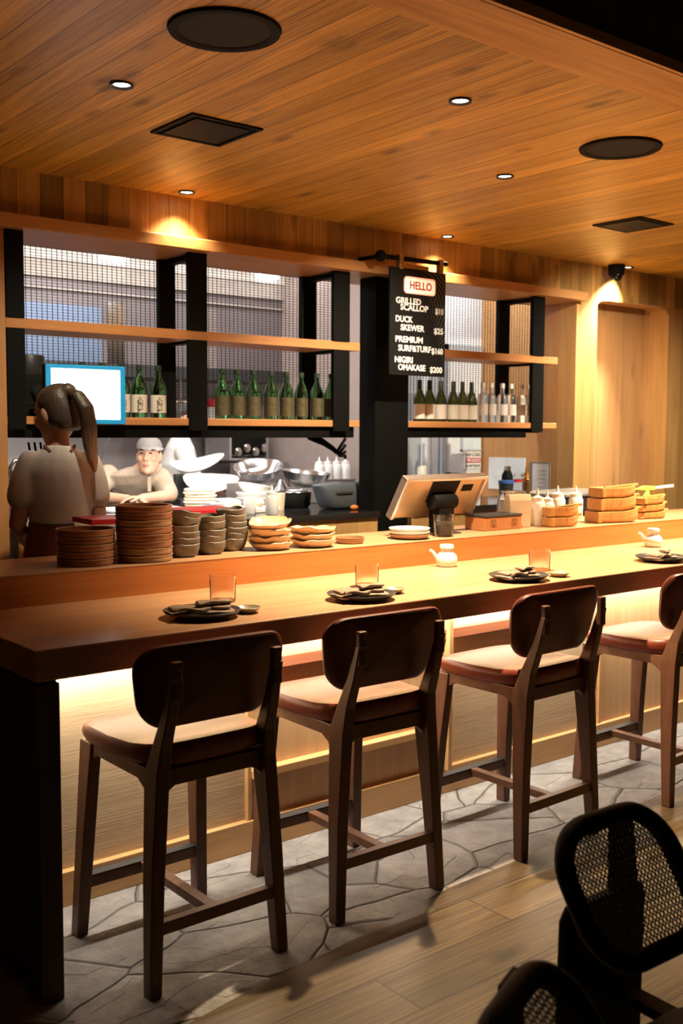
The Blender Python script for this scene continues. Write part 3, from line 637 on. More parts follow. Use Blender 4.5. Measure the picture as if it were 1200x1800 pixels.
for i, (px, gx, dx) in enumerate((((1.648, 2.690), (1.85, 2.89), (1.800, 2.672)), ((2.244, 2.652), (2.451, 2.866), (2.420, 2.690)), ((3.015, 2.640), (3.283, 2.766), (3.212, 2.608)), ((3.963, 2.655), None, None))):
    rz = -0.35 + 0.12*i
    plate_set('dark charcoal plate under a folded napkin, '+where[i], (px[0], px[1], ZC), rz, 'folded taupe linen napkin on the dark plate '+where[i])
    if gx: ribbed('ribbed glass tumbler behind the dark plate '+where[i], (gx[0], gx[1], ZC))
    if dx: soy_dish('small olive soy dish beside the dark plate '+where[i], (dx[0], dx[1], ZC))
def soy_pot(label, loc, rz):
    t = thing('soy_sauce_pot', label, 'soy sauce pot', loc, rz, 'white soy sauce pots on the bar')
    B().lathe([(0.001, 0), (0.034, 0), (0.042, 0.008), (0.046, 0.026), (0.043, 0.044), (0.032, 0.056), (0.026, 0.060), (0.025, 0.072), (0.001, 0.074)], n=32).build('body', 'white', t, smooth=True)
    li = B().lathe([(0.022, 0.072), (0.026, 0.075), (0.030, 0.078), (0.030, 0.087), (0.027, 0.092), (0.001, 0.094)], n=32).build('lid', 'white', t, smooth=True)
    B().tube([(-0.036, 0, 0.034), (-0.050, 0, 0.048), (-0.060, 0, 0.062), (-0.072, 0, 0.068)], [0.011, 0.008, 0.0065, 0.006], 12).build('spout', 'white', t, smooth=True)
soy_pot('white lidded soy sauce pot between the second and third places', (3.084, 3.096, ZC), math.radians(-39))
soy_pot('white lidded soy sauce pot behind the plate at the right edge', (4.428, 3.016, ZC), math.radians(-39))

# ================================================================ STACKS ON THE LEDGE
ZL = 1.0442
def straight_bowl():
    return [(0.001, 0.0), (0.090, 0.0), (0.0965, 0.002), (0.0985, 0.006), (0.0985, 0.012), (0.0975, 0.016), (0.0990, 0.0215), (0.0965, 0.0235), (0.094, 0.022), (0.091, 0.008), (0.085, 0.005), (0.001, 0.0045)]
def make_bowl(mat, rimmat):
    t = thing('bowl', 'x', 'bowl')
    B().lathe(straight_bowl(), n=44, cap0=False, cap1=False).build('body', mat, t, smooth=True)
    B().lathe([(0.0985, 0.0215), (0.1000, 0.0222), (0.1000, 0.0236), (0.0985, 0.0243), (0.0962, 0.0238), (0.0960, 0.0225)], n=44, cap0=False, cap1=False).build('rim', rimmat, t, smooth=True)
    return t
protos = {}
def stack_bowls(x, y, n, name, group, mats):
    for i in range(n):
        m = mats[i % len(mats)]
        lab = f'brown straight sided bowl, {level(i, n)} of the {name}'
        loc = (x+random.uniform(-.0015, .0015), y+random.uniform(-.0015, .0015), ZL+i*0.0246)
        if m not in protos:
            protos[m] = make_bowl(m, 'bowl_rim'); r = protos[m]; r.location = loc; r['label'] = lab; r['group'] = group
        else: dup(protos[m], loc, random.uniform(0, 6), lab, group)
stack_bowls(1.573, 3.316, 5, 'short stack at far left', 'brown bowls in the short stack', ['bowl_brown'])
stack_bowls(1.780, 3.288, 8, 'tall brown stack', 'brown bowls in the tall stack', ['bowl_tan', 'bowl_tan', 'bowl_brown', 'bowl_brown', 'bowl_brown', 'bowl_tan', 'bowl_brown', 'bowl_brown'])
def square_bowl():
    def ring(k, z, wob=0.0):
        return [(x*k, y*k, z + wob*math.cos(4*math.atan2(y, x))) for x, y in rrect(0.106, 0.106, 0.036, 6)]
    R = [ring(0.02, 0.0), ring(0.66, 0.0), ring(0.80, 0.006), ring(0.95, 0.026), ring(1.0, 0.045, -0.003), ring(0.965, 0.047, -0.003), ring(0.90, 0.028), ring(0.70, 0.009), ring(0.02, 0.007)]
    return B().rings(R, False, False)
sq = None
for (x, y, n, dz, name) in ((1.946, 3.300, 6, 0.0225, 'left grey stack'), (2.070, 3.318, 5, 0.0225, 'middle grey stack'), (2.196, 3.366, 6, 0.0215, 'right grey stack')):
    for i in range(n):
        if sq is None: sq = square_bowl().build('square_bowl', 'bowl_grey', smooth=True); o = sq
        else: o = sq.copy(); COL.objects.link(o)
        tl = 0.02 if i < n-2 else (0.10 if i == n-2 else 0.16)
        o.location = (x+random.uniform(-.003, .003), y+random.uniform(-.003, .003), ZL+0.0005+i*dz+(0.006 if i >= n-2 else 0)); o.rotation_euler = (random.uniform(-tl, tl)*0.3, (tl if name.startswith('left') else -tl*0.4)*(1 if i > n-3 else random.uniform(-1, 1)), random.uniform(-0.25, 0.25))
        tag(o, f'small grey square bowl, {level(i, n)} of the {name}', 'bowl', 'grey square bowls in the '+name)
def ruffled(r=0.086, seed=0):
    n = 44
    def ring(k, z, w):
        out = []
        for j in range(n):
            a = 2*PI*j/n; q = noise.noise((math.cos(a)*1.6+seed, math.sin(a)*1.6, seed*2.1))
            rr = r*k*(1+w*0.09*q); out.append((rr*math.cos(a), rr*math.sin(a), z+w*0.010*noise.noise((math.cos(a)*2.4, math.sin(a)*2.4+seed, 3.3))))
        return out
    R = [ring(0.01, 0, 0), ring(0.60, 0, 0), ring(0.80, 0.007, .4), ring(1.0, 0.026, 1), ring(1.005, 0.030, 1), ring(0.975, 0.032, 1), ring(0.84, 0.016, .6), ring(0.62, 0.006, 0), ring(0.01, 0.006, 0)]
    return B().rings(R, False, False)
for (x, y, n, name, seed) in ((2.330, 3.300, 4, 'taller cream stack', 1), (2.525, 3.285, 3, 'shorter cream stack', 5)):
    for i in range(n):
        o = ruffled(0.084 if n == 4 else 0.091, seed+i*1.7).build('ruffled_plate', 'cream', smooth=True)
        o.location = (x+random.uniform(-.004, .004), y+random.uniform(-.004, .004), ZL+0.0005+i*0.0225); o.rotation_euler = ((0.02, -0.03, 0.05)[i % 3], 0.16 if (i == n-1 and n == 4) else 0.0, i*1.3)
        if i == n-1 and n == 4: o.location.z += 0.012
        tag(o, f'cream plate with a wavy rim, {level(i, n)} of the {name}', 'plate', 'wavy cream plates in the '+name)
o = B().lathe([(0.001, 0), (0.050, 0), (0.057, 0.006), (0.060, 0.024), (0.057, 0.025), (0.053, 0.008), (0.001, 0.006)], n=36, cap0=False, cap1=False).build('shallow_dish', 'dish_brown', smooth=True)
o.location = (2.722, 3.292, ZL); tag(o, 'single shallow brown dish right of the wavy cream plates', 'dish')
for i, mt in enumerate(('dish_brown', 'white', 'white')):
    o = B().lathe([(0.001, 0), (0.058, 0), (0.078, 0.006), (0.088, 0.016), (0.0885, 0.019), (0.086, 0.020), (0.075, 0.011), (0.001, 0.006)], n=40, cap0=False, cap1=False).build('side_plate', mt, smooth=True)
    o.location = (3.044, 3.282, ZL+i*0.0135); tag(o, ('brown side plate, bottom of the white plate stack on the ledge', 'white side plate, middle of the small stack on the ledge', 'white side plate, top of the small stack beside the water glass')[i], 'plate', 'side plates stacked by the water glass')
t = thing('water_glass', 'clear glass of water on the ledge before the register screen', 'glass', (3.222, 3.255, ZL))
B().lathe([(0.001, 0), (0.038, 0), (0.040, 0.004), (0.047, 0.098), (0.045, 0.098), (0.0385, 0.010), (0.001, 0.009)], n=36, cap0=False, cap1=False).build('tumbler', 'glass', t, smooth=True)
B().lathe([(0.001, 0.0095), (0.0383, 0.0105), (0.0431, 0.068), (0.001, 0.068)], n=36).build('water', 'water', t, smooth=True)

# register screens (backs towards the bar)
def register(label, loc, rz):
    t = thing('register_screen', label, 'register', loc, rz)
    MT = Matrix.Translation((0, -0.055, 0.030)) @ Matrix.Rotation(math.radians(30), 4, 'X')
    w, h = 0.52, 0.205
    bb = B().box(-w/2, w/2, 0.0, 0.018, 0, h); bb.xf(MT @ Matrix.Translation((0, 0.09, 0)))
    bb.build('casing', 'bronze', t, bevel=0.006)
    bb = B().box(-w/2-0.004, w/2+0.004, -0.010, 0.028, h-0.012, h+0.004).box(-w/2-0.004, -w/2+0.014, -0.010, 0.028, 0, h).box(w/2-0.014, w/2+0.004, -0.010, 0.028, 0, h)
    bb.xf(MT @ Matrix.Translation((0, 0.09, 0))).build('bezel', 'steel', t, bevel=0.003)
    bb = B().box(-w/2+0.02, w/2-0.02, 0.018, 0.022, 0.02, h-0.02).xf(MT @ Matrix.Translation((0, 0.09, 0))); bb.build('touch_panel', 'black_soft', t)
    bb = B().box(-0.085, 0.085, -0.006, 0.0, 0.08, h-0.014).box(0.12, 0.19, -0.002, 0.0, 0.13, 0.165).xf(MT @ Matrix.Translation((0, 0.09, 0))); bb.build('mount_plate', 'black_soft', t, bevel=0.003)
    B().box(-0.048, 0.048, -0.075, -0.005, 0.006, 0.135).build('post', 'black_soft', t, bevel=0.006)
    B().lathe([(0.001, -0.07), (0.034, -0.07), (0.038, -0.06), (0.038, 0.06), (0.034, 0.07), (0.001, 0.07)], (0, -0.045, 0.145), 24, 'X').build('hinge', 'black_soft', t, smooth=True)
    B().box(-0.085, 0.085, -0.085, 0.075, 0, 0.006).build('foot', 'dark_metal', t, bevel=0.002)
    return t
rg = register('bronze backed register screen on a black post behind the water glass', (3.300, 3.39, ZL), math.radians(2))
dup(rg, (5.62, 3.40, ZL), math.radians(2), 'register screen cut by the right edge, only its sloping steel side showing')
t = thing('card_case', 'orange brown metal case with two latches right of the register screen', 'case', (3.665, 3.372, ZL))
B().box(-0.125, 0.125, -0.065, 0.065, 0, 0.062).build('case_body', 'orange_case', t, bevel=0.004)
B().box(-0.128, 0.128, -0.068, 0.068, 0.062, 0.072).build('case_lid', 'dark_metal', t, bevel=0.003)
for s in (-0.07, 0.075): B().box(s-0.014, s+0.014, -0.072, -0.065, 0.030, 0.052).build('latch', 'brass', t, bevel=0.002)

t = thing('kraft_bag', 'pale kraft paper bag standing on the ledge right of the orange case', 'bag', (3.835, 3.372, ZL), math.radians(-20))
B().sect([(0, 0, 0, 0.105, 0.07), (0, 0, 0.13, 0.118, 0.062), (0, 0, 0.158, 0.120, 0.040)]).build('bag_body', 'kraft', t, bevel=0.004)
t = thing('round_jar', 'round clear glass jar with a wire clasp behind the kraft bag', 'jar', (3.975, 3.525, ZL))
B().lathe([(0.001, 0), (0.060, 0), (0.078, 0.02), (0.085, 0.07), (0.078, 0.125), (0.055, 0.16), (0.052, 0.160), (0.073, 0.122), (0.080, 0.07), (0.072, 0.02), (0.001, 0.008)], n=36, cap0=False, cap1=False).build('jar_body', 'glass', t, smooth=True)
B().lathe([(0.001, 0.012), (0.068, 0.022), (0.077, 0.07), (0.070, 0.12), (0.001, 0.122)], n=32).build('contents', 'whiteplastic', t, smooth=True)
B().tube([(0.062*math.cos(a), 0.062*math.sin(a), 0.158) for a in [2*PI*i/24 for i in range(24)]], 0.004, 8, closed=True).build('clasp_ring', 'chrome', t, smooth=True)
t = thing('pepper_mill', 'slim brass pepper mill rising behind the kraft bag', 'pepper mill', (4.110, 3.560, ZL))
B().lathe([(0.001, 0), (0.020, 0), (0.020, 0.19), (0.016, 0.20), (0.001, 0.20)], n=24).build('body', 'brass', t, smooth=True)
B().lathe([(0.001, 0.20), (0.021, 0.20), (0.021, 0.214), (0.010, 0.224), (0.016, 0.236), (0.010, 0.250), (0.001, 0.252)], n=24).build('knob', 'brass', t, smooth=True)
def squeeze():
    t = thing('squeeze_bottle', 'x', 'squeeze bottle')
    B().lathe([(0.001, 0), (0.032, 0), (0.035, 0.004), (0.035, 0.105), (0.030, 0.118), (0.026, 0.124), (0.001, 0.124)], n=28).build('body', 'whiteplastic', t, smooth=True)
    B().lathe([(0.029, 0.120), (0.029, 0.138), (0.016, 0.142), (0.008, 0.148), (0.003, 0.180), (0.001, 0.181)], n=24).build('nozzle_cap', 'whiteplastic', t, smooth=True)
    return t
sqz = squeeze(); first = True
SQ = [((3.975, 3.370), ZL, 1.0, 'white squeeze bottle right of the kraft bag on the ledge'), ((4.085, 3.400), ZL, 0.92, 'white squeeze bottle second from the kraft bag on the ledge'),
      ((4.300, 3.510), ZL, 1.0, 'white squeeze bottle behind the left pair of wooden boats'), ((4.475, 3.530), ZL, 0.95, 'white squeeze bottle just left of the tall stack of wooden boats'),
      ((3.400, 5.020), 1.0202, 0.85, 'left white squeeze bottle on the kitchen counter behind the cream plates'), ((3.470, 4.900), 1.0202, 0.95, 'right white squeeze bottle on the kitchen counter behind the cream plates')]
for (x, y), z, k, lab in SQ:
    if first: o = sqz; o.location = (x, y, z); o['label'] = lab; first = False
    else: o = dup(sqz, (x, y, z), 0, lab)
    o.scale = (k*1.12, k*1.12, k); o['group'] = 'white squeeze bottles'
# wooden serving boats
def boat(label, loc, L_, Wd, H, rz, group, stern=True):
    t = thing('wooden_boat', label, 'serving boat', loc, rz, group); n = 12
    def sec(u, inset, z0):
        w = Wd/2*(1.0 if u < 0.55 else max(0.10, math.sqrt(max(0, 1-((u-0.55)/0.47)**2)))); x = -L_/2+u*L_; rise = 0.25*H*max(0, u-0.6)/0.4
        return x, max(0.003, w-inset), rise
    Ro = []
    for i in range(n+1):
        x, w, r = sec(i/n, 0, 0); xi, wi, ri = sec(i/n, 0.007, 0)
        ring = [(x, -w*0.72, 0+r*0.8), (x, -w*0.95, H*0.35+r), (x, -w, H+r), (x, -wi, H+r), (x, -wi*0.72, 0.010+r), (x, wi*0.72, 0.010+r), (x, wi, H+r), (x, w, H+r), (x, w*0.95, H*0.35+r), (x, w*0.72, 0+r*0.8)]
        Ro.append(ring)
    B().rings(Ro).build('hull', 'hinoki', t, bevel=0.0012)
    B().box(-L_/2-0.004, -L_/2+0.020, -Wd/2, Wd/2, 0.004, H*0.99).build('stern_board', 'hinoki', t, bevel=0.003)
    B().bar((-L_/2+0.05, 0, H*0.95), (L_/2+0.028, 0, H*1.25), 0.014, 0.012).build('bowsprit', 'hinoki', t, bevel=0.002)
    for i, x in enumerate((-0.22, 0.0, 0.2)):
        B().lathe([(0.001, 0), (0.003, 0), (0.003, 0.003), (0.001, 0.003)], (x*L_, -Wd/2*0.99-0.001, H*0.78), 8, 'Y').build('peg', 'dish_brown', t)
    return t
for i, (dz, rz, k) in enumerate(((0, 0.03, 1.0), (0.049, -0.04, 0.98))):
    boat(f'pale wooden serving boat, {("bottom", "top")[i]} of the short pair in front of the squeeze bottles', (4.03, 3.262, ZL+dz), 0.165*k, 0.085, 0.046, rz-0.35, 'wooden boats in the short pair')
for i, (dz, rz, k, h) in enumerate(((0, 0.0, 1.06, 0.058), (0.062, 0.0, 0.95, 0.062), (0.128, 0.02, 0.90, 0.050))):
    boat(f'pale wooden serving boat, {("bottom", "middle", "top")[i]} of the tall stack on the ledge', (4.445, 3.262, ZL+dz), 0.255*k, 0.12, h, rz-0.30, 'wooden boats in the tall stack')
for i in range(3):
    boat(f'flat pale wooden serving boat, {("bottom", "middle", "top")[i]} of the low stack by the spray bottle', (4.80, 3.30, ZL+i*0.039), 0.20, 0.11, 0.035, -0.25+0.1*i, 'flat wooden boats in the low stack')
# grey label printer, spray bottle
t = thing('grey_scale', 'dark grey kitchen scale with a pale top behind the squeeze bottles', 'scale', (5.10, 4.07, 0), math.radians(6))
B().box(-0.15, 0.15, -0.10, 0.10, 0, 1.03).build('stand', 'black', t, bevel=0.004)
B().box(-0.21, 0.21, -0.12, 0.12, 1.03, 1.12).build('scale_body', 'dark_metal', t, bevel=0.012)
B().sect([(0, 0, 1.12, 0.46, 0.26), (0, 0, 1.135, 0.48, 0.28), (0.01, 0, 1.150, 0.44, 0.26)]).build('scale_top', plain('pale_grey_enamel', (0.42, 0.46, 0.50), 0.3), t, bevel=0.005)
t = thing('spray_bottle', 'spray bottle with a lime green trigger head at the right of the ledge', 'spray bottle', (5.02, 3.47, ZL), math.radians(-30))
B().lathe([(0.001, 0), (0.036, 0), (0.038, 0.006), (0.036, 0.06), (0.018, 0.085), (0.018, 0.09), (0.001, 0.09)], n=24).build('body', 'dark_metal', t, smooth=True)
B().lathe([(0.026, 0.085), (0.026, 0.092), (0.018, 0.115), (0.014, 0.135), (0.001, 0.136)], n=20).build('collar', 'lime', t, smooth=True)
B().prism([(-0.075, 0.140), (-0.02, 0.133), (0.045, 0.136), (0.05, 0.158), (-0.02, 0.160)], -0.014, 0.014, 'Y').build('trigger_head', 'lime', t, bevel=0.004)
B().bar((0.045, 0, 0.148), (0.16, 0, 0.160), 0.012, 0.016).build('nozzle', 'whiteplastic', t, bevel=0.003)

# ================================================================ BOTTLES ON THE PASS SHELF
ZS = 1.5645
def bottle(kind):
    t = thing({'sake': 'sake_bottle', 'olive': 'sake_bottle', 'wine': 'wine_bottle', 'clear': 'clear_bottle'}[kind], 'x', 'bottle')
    if kind in ('sake', 'olive'):
        B().lathe([(0.001, 0), (0.038, 0), (0.041, 0.004), (0.041, 0.150), (0.034, 0.178), (0.020, 0.208), (0.0145, 0.225), (0.0135, 0.258), (0.001, 0.259)], n=24).build('body', 'green_glass', t, smooth=True)
        B().lathe([(0.0155, 0.248), (0.0160, 0.250), (0.0160, 0.273), (0.013, 0.276), (0.001, 0.276)], n=20).build('cap', 'cap_dark', t, smooth=True)
        z0, z1, m = (0.028, 0.120, 'label') if kind == 'sake' else (0.020, 0.128, 'label_olive')
        a0, a1 = (-PI*0.98, -0.02*PI)
        ang = [math.radians(-90-78 + 156*i/20) for i in range(21)]
        la = B().rings([[(0.0416*math.cos(a), 0.0416*math.sin(a), z) for a in ang] for z in (z0, z1)], False, False, False).build('label', m, t, smooth=True)
        if kind == 'sake':
            for k, ch in enumerate('天狗舞'):
                tx = text(ch, 0.034, 'ink', None, (0, 0, 0), (0, 0, 0), 'lettering', 'CENTER', bold=0.0007, depth=0.0)
                for v in tx.data.vertices:   # wrap round the bottle
                    a = -PI/2 + (v.co.x+0.004)/0.0416; z = v.co.y + 0.090 - 0.029*k
                    v.co = (0.0420*math.cos(a), 0.0420*math.sin(a), z)
                tx.parent = la
    elif kind == 'wine':
        B().lathe([(0.001, 0), (0.036, 0), (0.039, 0.004), (0.039, 0.120), (0.036, 0.150), (0.022, 0.190), (0.0145, 0.205), (0.0135, 0.262), (0.001, 0.263)], n=24).build('body', 'olive_glass', t, smooth=True)
        B().lathe([(0.0150, 0.205), (0.0145, 0.264), (0.013, 0.267), (0.001, 0.267)], n=20).build('capsule', 'cap_dark', t, smooth=True)
        ang = [math.radians(-90-95 + 190*i/22) for i in range(23)]
        B().rings([[(0.0396*math.cos(a), 0.0396*math.sin(a), z) for a in ang] for z in (0.018, 0.112)], False, False, False).build('label', 'label', t, smooth=True)
    else:
        B().lathe([(0.001, 0), (0.034, 0), (0.037, 0.004), (0.037, 0.165), (0.030, 0.185), (0.0145, 0.200), (0.0135, 0.255), (0.001, 0.256)], n=24).build('body', 'frost', t, smooth=True)
        B().lathe([(0.0155, 0.235), (0.0155, 0.268), (0.001, 0.269)], n=20).build('cap', 'whiteplastic', t, smooth=True)
        ang = [math.radians(-90-55 + 110*i/14) for i in range(15)]
        la = B().rings([[(0.0375*math.cos(a), 0.0375*math.sin(a), z) for a in ang] for z in (0.050, 0.125)], False, False, False).build('label', 'paper_grey', t, smooth=True)
    return t
def row(kind, xs, labf, group, y=4.93, rots=0.25):
    pr = bottle(kind)
    for i, x in enumerate(xs):
        loc = (x, y+random.uniform(-.008, .008), ZS); rz = math.radians(-25)+random.uniform(-rots, rots)
        if i == 0: pr.location = loc; pr.rotation_euler = (0, 0, rz); pr['label'] = labf(i); pr['group'] = group
        else: dup(pr, loc, rz, labf(i), group)
row('sake', [2.329, 2.438, 2.546, 2.648, 2.758], lambda i: ('green sake bottle hidden behind the glowing screen except its cap, on the left', 'green sake bottle behind the glowing screen, its cap just left of the screen corner', 'green sake bottle with white calligraphy label touching the right edge of the glowing screen', 'green sake bottle with white calligraphy label, middle of the three clear of the screen', 'green sake bottle with white calligraphy label standing nearest the tall black post')[i], 'sake bottles with white calligraphy labels', rots=0.05)
row('olive', [3.155, 3.26, 3.364, 3.482, 3.594, 3.705, 3.811, 3.925], lambda i: f'green bottle with a dull olive label, {nth(i, 8)} of the eight', 'green bottles with olive labels')
row('wine', [4.65, 4.736, 4.844, 4.949, 5.034, 5.126], lambda i: f'dark wine bottle with a cream label, {nth(i, 6)} of six', 'wine bottles on the short shelf')
row('clear', [5.231, 5.321, 5.435, 5.522, 5.625, 5.707], lambda i: f'clear frosted bottle with a pale label, {nth(i, 6)} of six', 'clear bottles on the short shelf')

# glowing order screen hung on the front of the long shelf
t = thing('order_screen', 'glowing white and cyan order screen with a blue frame by the woman', 'screen', (2.178, 4.57, 1.665), math.radians(-4))
B().box(-0.195, 0.195, 0.0, 0.045, -0.138, 0.138).build('casing', 'black_soft', t, bevel=0.008)
B().box(-0.193, 0.193, -0.008, 0.0, 0.118, 0.136).box(-0.193, 0.193, -0.008, 0.0, -0.136, -0.115).box(-0.193, -0.168, -0.008, 0.0, -0.115, 0.118).box(0.168, 0.193, -0.008, 0.0, -0.115, 0.118).build('bezel', plain('bezel_blue_glow', (0.02, 0.22, 0.42), 0.35, Emission_Color=(0.0, 0.30, 0.6, 1), Emission_Strength=0.35), t, bevel=0.003)  # bezel emission imitates the screen's glow on its frame
d = B().box(-0.168, 0.168, -0.003, 0.0, -0.115, 0.118).build('display', 'screen', t)
for k, (x0, x1, z) in enumerate(((-0.15, -0.03, 0.095), (-0.01, 0.14, 0.095), (-0.15, -0.07, 0.075), (-0.15, -0.06, 0.055))):
    B().box(x0, x1, -0.0042, -0.0032, z, z+0.006).build('text_line', 'screen_text', d)
B().bar((0, 0.04, 0.0), (0, 0.229, -0.115), 0.05, 0.03).build('arm', 'black', t)

# dark espresso machine and rack at the far left of the long shelf
t = thing('coffee_machine', 'dark coffee machine on the shelf behind the woman at far left', 'machine', (2.09, 4.99, ZS))
B().box(-0.10, 0.08, -0.09, 0.09, 0, 0.20).build('machine_body', 'black_soft', t, bevel=0.012)
B().lathe([(0.001, 0.20), (0.055, 0.20), (0.060, 0.21), (0.075, 0.29), (0.070, 0.30), (0.001, 0.30)], (-0.01, 0, 0), 24).build('hopper', 'dark_metal', t, smooth=True)
B().lathe([(0.030, 0), (0.033, 0.004), (0.033, 0.024), (0.001, 0.026)], (-0.01, -0.10, 0.12), 18, 'Y').build('dial', 'chrome', t, smooth=True)
B().bar((-0.09, -0.092, 0.06), (0.07, -0.092, 0.06), 0.006, 0.006).build('towel_bar', 'chrome', t)
t = thing('tap_tower', 'steel glass rinser taps and hoses under the shelf at far left', 'tap', (2.02, 4.95, 1.0202))
B().tube([(-0.06, 0.0, 0.0), (-0.06, 0, 0.30), (-0.04, 0, 0.33), (0.05, 0, 0.33), (0.07, 0, 0.31), (0.07, 0, 0.25)], 0.011, 12).build('spout', 'chrome', t, smooth=True)
B().bar((-0.10, -0.02, 0.27), (0.10, -0.02, 0.27), 0.012, 0.02).build('upper_bar', 'chrome', t)
B().bar((-0.10, -0.02, 0.13), (0.05, -0.02, 0.13), 0.012, 0.016).build('lower_bar', 'chrome', t)
for k in range(3): B().tube([(0.02+0.03*k, -0.03, 0.42), (0.03+0.03*k, -0.035, 0.34), (0.02+0.035*k, -0.03, 0.29)], 0.006, 8).build('hose', 'black_soft', t, smooth=True)

# papers on the jamb, small things behind the right counter
o = B().box(5.72, 5.845, 5.093, 5.097, 1.57, 1.69).build('menu_sheet', 'paper'); tag(o, 'white paper sheet at the right end of the short shelf', 'paper')
o = B().box(6.0445, 6.0495, 5.25, 5.62, 1.06, 1.305).build('plastic_sheet', plain('plastic_sheet', (0.70, 0.72, 0.74), 0.25)); tag(o, 'pale plastic sheet fixed low on the orange side wall', 'sheet')
t = thing('clipboard', 'framed white notice on the orange side wall beside the pepper mill', 'notice', (6.047, 5.10, 1.155))
B().box(-0.010, 0.002, -0.095, 0.095, -0.125, 0.125).build('frame', 'bowl_grey', t, bevel=0.002)
pg = B().box(-0.012, -0.010, -0.082, 0.070, -0.110, 0.112).build('page', 'paper_grey', t)
for k in range(5): B().box(-0.0128, -0.012, -0.06, 0.02-0.01*(k % 2), 0.06-0.03*k, 0.064-0.03*k).build('printed_line', 'ink_grey', pg)
ZK = 1.0202
t = thing('travel_mug', 'plum coloured steel travel mug under the short shelf', 'mug', (5.18, 5.12, ZK))
B().lathe([(0.001, 0), (0.032, 0), (0.034, 0.01), (0.043, 0.17), (0.001, 0.17)], n=28).build('body', 'purple', t, smooth=True)
B().lathe([(0.044, 0.17), (0.045, 0.195), (0.001, 0.198)], n=28).build('lid', 'black_soft', t, smooth=True)
t = thing('sauce_bottle', 'bottle with white cap and amber sauce beside the black column', 'bottle', (4.80, 5.06, ZK))
B().lathe([(0.001, 0), (0.036, 0), (0.036, 0.15), (0.030, 0.17), (0.001, 0.17)], n=28).build('body', plain('amber_sauce', (0.60, 0.34, 0.12), 0.35), t, smooth=True)
B().lathe([(0.032, 0.168), (0.032, 0.245), (0.026, 0.255), (0.001, 0.255)], n=28).build('cap', 'whiteplastic', t, smooth=True)
t = thing('steel_jug', 'pale steel jug just left of the plum travel mug', 'jug', (5.06, 5.12, ZK))
B().lathe([(0.001, 0), (0.034, 0), (0.036, 0.01), (0.030, 0.17), (0.001, 0.17)], n=24).build('body', 'whiteplastic', t, smooth=True)
B().tube([(0.0, -0.02, 0.17), (0, -0.03, 0.20), (0, -0.06, 0.20), (0, -0.06, 0.18)], 0.010, 8).build('spout', 'dark_metal', t, smooth=True)
t = thing('black_flask', 'black flask with steel cap standing behind the glass jar', 'flask', (5.66, 5.08, ZK))
B().lathe([(0.001, 0), (0.038, 0), (0.040, 0.01), (0.040, 0.17), (0.024, 0.205), (0.001, 0.206)], n=28).build('body', 'black_soft', t, smooth=True)
B().lathe([(0.024, 0.205), (0.024, 0.235), (0.001, 0.238)], n=24).build('cap', 'chrome', t, smooth=True)
t = thing('tub', 'dark tub with a blue lid left of the black flask', 'tub', (5.56, 5.00, ZK))
B().lathe([(0.001, 0), (0.045, 0), (0.052, 0.12), (0.001, 0.12)], n=28).build('body', 'dark_metal', t, smooth=True)
B().lathe([(0.055, 0.12), (0.055, 0.14), (0.001, 0.142)], n=28).build('lid', 'blue', t, smooth=True)
t = thing('glass_carafe', 'glass carafe with a red band beside the black flask', 'carafe', (5.80, 5.10, ZK))
B().lathe([(0.001, 0), (0.045, 0), (0.055, 0.05), (0.040, 0.13), (0.030, 0.17), (0.034, 0.19), (0.031, 0.19), (0.036, 0.13), (0.050, 0.05), (0.001, 0.006)], n=28, cap0=False, cap1=False).build('body', 'glass', t, smooth=True)
B().lathe([(0.042, 0.118), (0.0425, 0.120), (0.0395, 0.136), (0.039, 0.136)], n=28, cap0=False, cap1=False).build('band', 'red', t, smooth=True)
o = B().prism(rrect(0.14, 0.035, 0.012, 4, 5.42, ZK+0.16), 5.30, 5.36, 'Y').build('cloth_roll', plain('pink_cloth', (0.72, 0.42, 0.36), 0.8)); tag(o, 'rolled pink cloth on the steel tin behind the register', 'cloth')
o = B().box(5.34, 5.50, 5.27, 5.39, ZK, ZK+0.142).build('steel_tin', 'whiteplastic', bevel=0.006); tag(o, 'white tin under the rolled pink cloth behind the register', 'tin')

# ---------------------------------------------------------------- on the left kitchen counter
def steelbowl(label, loc, r, rot=(0, 0, 0)):
    o = B().lathe([(0.001, 0), (r*0.5, 0), (r*0.82, r*0.22), (r*0.97, r*0.5), (r*1.03, r*0.53), (r*1.03, r*0.545), (r*0.955, r*0.51), (r*0.8, r*0.24), (r*0.48, 0.006), (0.001, 0.006)], n=40, cap0=False, cap1=False).build('mixing_bowl', 'chrome', smooth=True)
    o.location = loc; o.rotation_euler = rot; return tag(o, label, 'bowl', 'steel mixing bowls in the kitchen')
steelbowl('steel mixing bowl tilted at the left behind the cream bowls', (3.96, 5.74, ZK+0.165), 0.16, (0.22, -0.20, 0))
steelbowl('wide steel mixing bowl on the right behind the black pot', (4.30, 5.68, ZK+0.115), 0.17, (0.10, 0.05, 0))
t = thing('steel_box', 'steel gastronorm box under the mixing bowls', 'container', (4.06, 5.74, ZK))
B().box(-0.28, 0.02, -0.10, 0.12, 0, 0.135).build('pan', 'steel', t, bevel=0.006)
o = B().box(4.16, 4.46, 5.54, 5.78, ZK, ZK+0.10).build('steel_tray_box', 'steel', bevel=0.006); tag(o, 'low steel box under the wide mixing bowl', 'container')
pb = None
